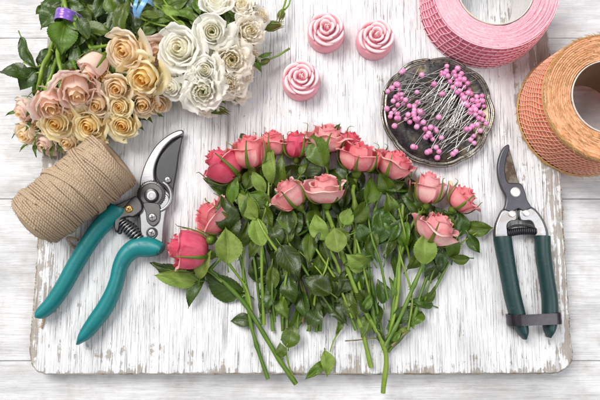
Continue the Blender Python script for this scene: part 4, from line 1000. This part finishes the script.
wh = [
 ('largest white rose with a pale yellow heart, next to the cream bunch', 180, 48, 47, 255, 72, 44, 'open', WHITE),
 ('round white rose right of the largest white one', 212, 32, 36, 285, 72, 46, 'open', WHITE),
 ('white rose cut by the top edge of the picture', 216, 3, 34, 80, 72, 42, 'open', WHITE),
 ('creamy white rose at the top, right of the one cut by the picture edge', 241, 6, 28, 50, 70, 38, 'garden', IVORY),
 ('soft white rose directly below the round white rose', 205, 70, 31, 280, 68, 40, 'open', WHITE),
 ('wide ruffled white rose at the bottom of the white bunch', 203, 91, 42, 275, 62, 34, 'garden', WHITE),
 ('small white rose at the lower left of the white bunch', 172, 86, 28, 240, 55, 30, 'open', WHITE),
 ('fluffy ivory rose in the right half of the white bunch', 231, 60, 40, 310, 66, 36, 'garden', IVORY),
 ('ivory rose at the upper right of the white bunch', 249, 31, 33, 340, 60, 34, 'garden', IVORY),
 ('ruffled ivory rose at the lower right of the white bunch', 229, 82, 34, 300, 55, 28, 'garden', IVORY),
 ('small white rose at the right edge near the green bud', 260, 16, 22, 10, 50, 24, 'open', IVORY),
 ('small ivory rose at the very bottom of the white bunch', 207, 106, 24, 280, 40, 15, 'garden', IVORY),
 ('faded ivory rose at the right edge of the white bunch', 252, 57, 24, 330, 45, 20, 'garden', IVORY),
 ('ivory rose tucked between the soft white and the fluffy one', 222, 48, 24, 300, 65, 34, 'garden', IVORY),
 ('ivory rose tucked at the low right, above the bottom one', 240, 94, 20, 300, 40, 14, 'garden', IVORY),
 ('small white rose tucked between the largest one and the soft white one', 195, 62, 22, 280, 70, 30, 'garden', WHITE),
 ('small ivory rose tucked between the round white and the upper right ivory one', 231, 40, 22, 300, 70, 32, 'garden', IVORY),
 ('small ivory rose low between the fluffy one and the right edge', 243, 76, 22, 310, 45, 20, 'garden', IVORY),
 ('white rose tucked between the small lower left one and the ruffled one', 187, 78, 22, 270, 60, 28, 'garden', WHITE),
]
def bunch(data, tie, g, key, up):
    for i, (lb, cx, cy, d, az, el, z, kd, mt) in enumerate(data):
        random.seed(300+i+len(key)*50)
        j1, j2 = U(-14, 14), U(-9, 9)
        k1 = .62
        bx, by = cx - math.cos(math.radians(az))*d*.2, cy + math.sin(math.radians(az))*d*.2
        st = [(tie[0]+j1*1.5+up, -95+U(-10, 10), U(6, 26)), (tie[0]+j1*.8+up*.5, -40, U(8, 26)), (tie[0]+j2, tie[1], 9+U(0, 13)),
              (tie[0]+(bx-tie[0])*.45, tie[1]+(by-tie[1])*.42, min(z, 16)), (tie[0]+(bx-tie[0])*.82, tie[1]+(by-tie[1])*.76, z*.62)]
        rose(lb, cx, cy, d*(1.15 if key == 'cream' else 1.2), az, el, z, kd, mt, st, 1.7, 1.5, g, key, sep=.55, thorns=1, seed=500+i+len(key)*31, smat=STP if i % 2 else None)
bunch(cr, (70, 14), G2, 'cream', 6)
bunch(wh, (142, 4), G3, 'white', 8)
# long thin sepals and leaf points round the rim of the cream bunch
def spike(key, x, y, L, a, W, z, m_='m'): lf(key, x, y, L, a, W, z, m_, U(-5, 5), U(-20, 20), .15, .2, .1)
for q in [(14,112,18,195,4,20),(18,130,20,222,3,14),(36,135,24,255,5,20),(24,146,16,228,3,10),(35,148,18,275,4,10),(44,146,20,272,5,16),(52,148,22,262,5,14),(60,145,18,285,4,16),(30,124,18,240,4,26),
          (78,150,10,290,4,10),(133,130,16,310,4,14),(140,126,14,315,4,12),(148,118,16,320,5,12),(158,114,14,330,4,10),(60,146,16,262,4,15),(110,112,12,330,3,30),(33,106,26,235,6,36),(90,76,16,260,4,40)]:
    spike('cream', *q)
for q in [(84,28,22,300,12,40,'d'),(52,9,20,215,13,22,'d'),(78,40,22,250,15,26,'d'),(62,37,34,265,26,32,'m'),(48,18,26,225,18,26,'d'),(50,6,26,150,20,20,'d'),(40,10,14,220,8,14,'m'),(26,54,34,298,12,20,'d'),(14,71,28,170,19,14,'d'),(27,79,26,235,17,11,'d'),
          (74,6,24,340,12,28,'d'),(72,22,28,160,12,30,'m'),(97,30,34,345,17,30,'m'),(122,14,40,80,15,36,'m'),(113,22,28,250,12,26,'d'),(76,58,26,280,13,26,'d'),(60,55,24,250,14,20,'d'),(88,48,28,300,16,22,'d'),
          (100,8,24,250,14,18,'d'),(104,45,26,230,14,24,'d'),(43,60,24,260,14,12,'d'),(70,70,24,260,13,22,'m'),(85,18,24,290,12,20,'m'),(48,75,24,270,14,18,'d'),(110,2,26,100,14,24,'m'),(92,10,18,120,10,16,'m'),
          (60,8,22,60,13,14,'d'),(67,46,24,240,14,14,'d'),(95,55,22,260,13,28,'m'),(110,60,18,270,9,22,'d'),(106,74,20,260,10,30,'m'),(135,98,18,280,9,26,'d'),(83,106,16,290,8,30,'m'),(40,88,22,80,12,12,'d'),(75,10,24,200,12,12,'d'),(105,30,26,200,14,14,'d')]:
    random.seed(int(q[0]+q[1]*5)); lf('cream', *q, U(-10, 14), U(-26, 26), U(.1, .35), U(.15, .35))
for q in [(152,6,30,200,16,26,'m'),(160,17,30,190,14,30,'m'),(150,28,26,240,13,24,'m'),(172,22,28,350,13,30,'m'),(188,14,26,330,13,32,'m'),(176,4,28,20,14,26,'m'),(196,22,22,300,10,32,'m'),(164,30,24,250,12,28,'d'),
          (140,24,26,250,14,16,'d'),(190,4,24,340,14,24,'d'),(145,35,20,250,10,20,'d'),(155,12,24,110,12,18,'d'),(198,6,20,280,10,28,'m'),(182,26,18,320,7,34,'p'),(168,10,22,150,9,34,'p'),(148,14,20,170,7,34,'p'),
          (228,18,14,270,7,38,'d'),(232,27,20,330,6,40,'m'),(252,6,14,260,9,30,'d'),(190,68,12,300,6,34,'d'),(205,52,12,290,7,36,'d'),(183,95,12,260,6,28,'m'),(222,100,12,310,6,16,'m'),(216,112,14,345,5,12,'m'),(178,75,12,250,6,32,'d'),
          (257,64,18,300,6,20,'m'),(266,55,16,20,5,20,'m'),(232,98,12,320,6,14,'m'),(209,60,12,300,6,34,'m'),(204,56,10,240,6,36,'d')]:
    random.seed(int(q[0]+q[1]*5)); lf('white', *q, U(-10, 14), U(-26, 26), U(.1, .35), U(.15, .35))
random.seed(9)  # low leaves added behind the blooms, mostly dark as shade between them
for key, PO2, nn in (('cream', [(45, -10), (130, -10), (132, 40), (150, 60), (150, 100), (120, 125), (60, 130), (35, 110), (42, 70), (52, 45)], 60), ('white', [(130, -12), (215, -12), (245, 10), (245, 75), (210, 92), (180, 85), (160, 60), (135, 45)], 50)):
    c_ = 0
    while c_ < nn:
        x, y = U(20, 260), U(-12, 130)
        if inside(x, y, PO2):
            c_ += 1; st_ = random.getstate(); lf(key, x, y, U(18, 30), U(0, 360), U(10, 16), U(3, 15), random.choice('dddm'), U(-20, 20), U(-35, 35), .3, .3); random.setstate(st_); R()
# fine light green stalks among the white bunch's leaves
for pts in [[(150, 2, 30), (165, 12, 32), (180, 24, 34), (196, 32, 30)], [(140, 18, 28), (156, 24, 32), (172, 27, 33), (190, 30, 30)], [(160, -6, 28), (170, 8, 32), (186, 18, 34)], [(148, 30, 24), (160, 20, 30), (175, 10, 32)], [(135, 30, 20), (150, 22, 28), (158, 8, 30)]]:
    twig('white', pts, .8, .7, STP)
for pts in [[(46, 72, 20), (50, 52, 24), (54, 38, 24), (60, 20, 24)], [(37, 96, 24), (40, 80, 28), (44, 64, 28), (56, 45, 24)], [(62, 88, 36), (61, 70, 34), (58, 52, 28), (66, 24, 22)], [(63, -6, 30), (66, 8, 30), (72, 22, 28)], [(24, 62, 14), (36, 67, 16), (46, 62, 18), (56, 50, 18)], [(88, 38, 34), (80, 30, 32), (74, 22, 28), (66, 0, 22)]]:
    twig('cream', pts, 1.6 if pts[0][0] > 30 else .9, 2.0 if pts[0][0] > 30 else 1.1, STP)
twig('white', [(292, -6, 10), (288, 6, 12), (281, 12, 14)], .7, .8, STP)
# pointed green buds sticking out of the white bunch
def greenbud(x, y, L, a, w, z):
    ax_ = screen_axis(a, 8); c_ = P(x, y, z); k_ = K(z); L *= k_; w *= k_; M = frame(ax_); mb = MB()
    mb.lathe([(.3, -L*.42), (w*.30, -L*.38), (w*.5, -L*.2), (w*.46, 0), (w*.25, L*.2), (w*.10, L*.38), (.1, L*.5)], c_, 20, M, f=lambda r, zz, a: (r*(1+.10*math.cos(5*a)), zz))
    for i in range(4):
        th_ = i*PI/2; d0 = M @ Vector((math.cos(th_), math.sin(th_), 0))
        mb.tube([c_+ax_*L*-.2+d0*w*.45, c_+ax_*L*.05+d0*w*.5, c_+ax_*L*.35+d0*w*.32, c_+ax_*L*.62+d0*w*(.2+.3*R())], [w*.1, w*.13, w*.08, .05], 6)
    o = owner('white', c_); mb.build('green_bud', SEP, o)
    q0 = c_ - ax_*L*.4; mb = MB(); mb.tube([q0, q0-ax_*9+Vector((0, 0, -1)), q0-ax_*20+Vector((0, 2, -2))], [.8, .9, 1.0], 7); mb.build('side_stem', STP, o)
greenbud(272, 26, 22, 5, 10, 12); greenbud(281, 15, 16, 255, 7, 12); greenbud(264, 62, 16, 210, 6, 14); greenbud(222, 110, 16, 330, 6, 10)

# a dropped petal scrap, as on the board right of the bunch
mb = MB(); c_ = P(450.5, 184, .9); rows = [[c_ + Vector(((u-1)*1.6*math.sin(PI*(v+.6)/5.2), (v-2)*1.5, .5*(u-1)**2 + .25*(v-2)**2*.4)) for u in np.linspace(0, 2, 7)] for v in np.linspace(0, 4, 7)]
mb.grid(rows); tag(mb.build('petal_scrap', IVORY, solid=.2), 'tiny dried petal scrap on bare board between the dish and the right hand roses', 'petal')

# satin ribbons tied round the bunches
def satin(name, col):
    t = NT(name); u = t.n('SeparateXYZ', i={0: t.n('TexCoord').outputs['UV']}).outputs[0]
    w = t.noise(t.uv((14, 1, 1)), 2, 2)
    c = t.mix(w, tuple(q*.75 for q in col), tuple(min(1, q*1.25) for q in col))
    return t.end(t.bsdf(c, .22, .25, t.bump(w, .3, .4), **{'Sheen Weight': .4}))
PUR = satin('purple_satin', (.26, .12, .60)); BLU = satin('blue_satin', (.22, .48, .80))
def strip(mb, pts, wd, nx=10):
    pp = [Vector(p) for p in pts]; rows = []
    for i, p in enumerate(pp):
        t_ = (pp[min(i+1, len(pp)-1)] - pp[max(i-1, 0)]).normalized(); s_ = t_.cross(Vector((0, 0, 1)))
        if s_.length < .1: s_ = Vector((1, 0, 0))
        s_.normalize(); n_ = s_.cross(t_)
        rows.append([p + s_*wd*(j/nx-.5) + n_*(.5*math.sin(j/nx*PI) + .25*math.sin(j*2.1+i*.3)) for j in range(nx+1)])
    mb.grid(rows)
c_ = P(66, 17, 0); 
pu = tag(thing('ribbon_tie', 'shiny purple satin ribbon wrapped round the stems of the cream bunch', 'ribbon', c_), group='satin ribbon ties')
mb = MB(); d = Vector((math.cos(math.radians(-8)), math.sin(math.radians(-8)), 0)); pts = []
for i in range(41):
    a = 2*PI*i/40; x = math.cos(a)*10.8; z = 20 + 16*math.sin(a)
    pts.append(P(66, 17, 28) * 1 + d*x + Vector((0, 0, z-28)))
rows = []
for i, p in enumerate(pts): rows.append([p + Vector((.1, 1, 0))*(j/8-.5)*9.5 + Vector((0, 0, .45*math.sin(j*1.9+i*.2))) for j in range(9)])
mb.grid(rows); mb.build('ribbon_wrap', PUR, pu, solid=.3)
bu = tag(thing('ribbon_tie', 'pale blue satin ribbon tied in loops round the stems of the white bunch', 'ribbon', P(138, 12, 0)), group='satin ribbon ties')
mb = MB(); rows = []
for i in range(41):
    a = 2*PI*i/40; p = P(140, 3, 24) + Vector((math.cos(a)*13, math.cos(a)*-1.5, -6 + 18*math.sin(a)))
    rows.append([p + Vector((0, 1, 0))*(j/6-.5)*6 + Vector((0, 0, .4*math.sin(j*1.9+i*.2))) for j in range(7)])
mb.grid(rows); mb.build('ribbon_wrap', BLU, bu, solid=.3)
mb = MB()
strip(mb, [P(*q) for q in smooth([(150, -8, 40), (144, 2, 46), (139.5, 10, 44), (137.5, 17, 38)], 8)], 4.6)
strip(mb, [P(*q) for q in smooth([(138, -3, 40), (135.5, 4, 44), (134.8, 10, 42), (136.5, 17, 38)], 8)], 3.2)
mb.build('ribbon_tail', BLU, bu, solid=.3)

# ------------------------------------------------------------------ light
w = bpy.data.worlds.new('World'); sc.world = w; w.use_nodes = True; nt = w.node_tree
bg = nt.nodes['Background']; tc = nt.nodes.new('ShaderNodeTexCoord'); sx = nt.nodes.new('ShaderNodeSeparateXYZ'); nt.links.new(tc.outputs['Generated'], sx.inputs[0])
cr_ = nt.nodes.new('ShaderNodeValToRGB'); nt.links.new(sx.outputs[2], cr_.inputs[0])
cr_.color_ramp.elements[0].position = .15; cr_.color_ramp.elements[0].color = (.16, .165, .17, 1)
cr_.color_ramp.elements[1].position = .85; cr_.color_ramp.elements[1].color = (.98, .98, 1.0, 1)
nt.links.new(cr_.outputs[0], bg.inputs[0]); bg.inputs[1].default_value = .56
def area(name, loc, size, power, col=(1, 1, 1)):
    ld = bpy.data.lights.new(name, 'AREA'); ld.shape = 'RECTANGLE'; ld.size = size[0]; ld.size_y = size[1]; ld.energy = power; ld.color = col
    o = bpy.data.objects.new(name, ld); C.objects.link(o); o.location = loc
    o.rotation_euler = (Vector(loc)).to_track_quat('Z', 'Y').to_euler()
    return o
area('window_light', (-.95, 1.0, 1.7), (1.2, 1.2), 58, (1, .98, .95))
area('studio_lamp', (.9, -.25, 1.2), (.7, .7), 7.5, (.97, .98, 1))
sc.view_settings.view_transform = 'Standard'; sc.view_settings.look = 'None'; sc.view_settings.exposure = 0.0
sc.render.engine = 'CYCLES'
try:
    sc.cycles.max_bounces = 12; sc.cycles.diffuse_bounces = 9; sc.cycles.transmission_bounces = 9; sc.cycles.sample_clamp_indirect = 6
except Exception: pass
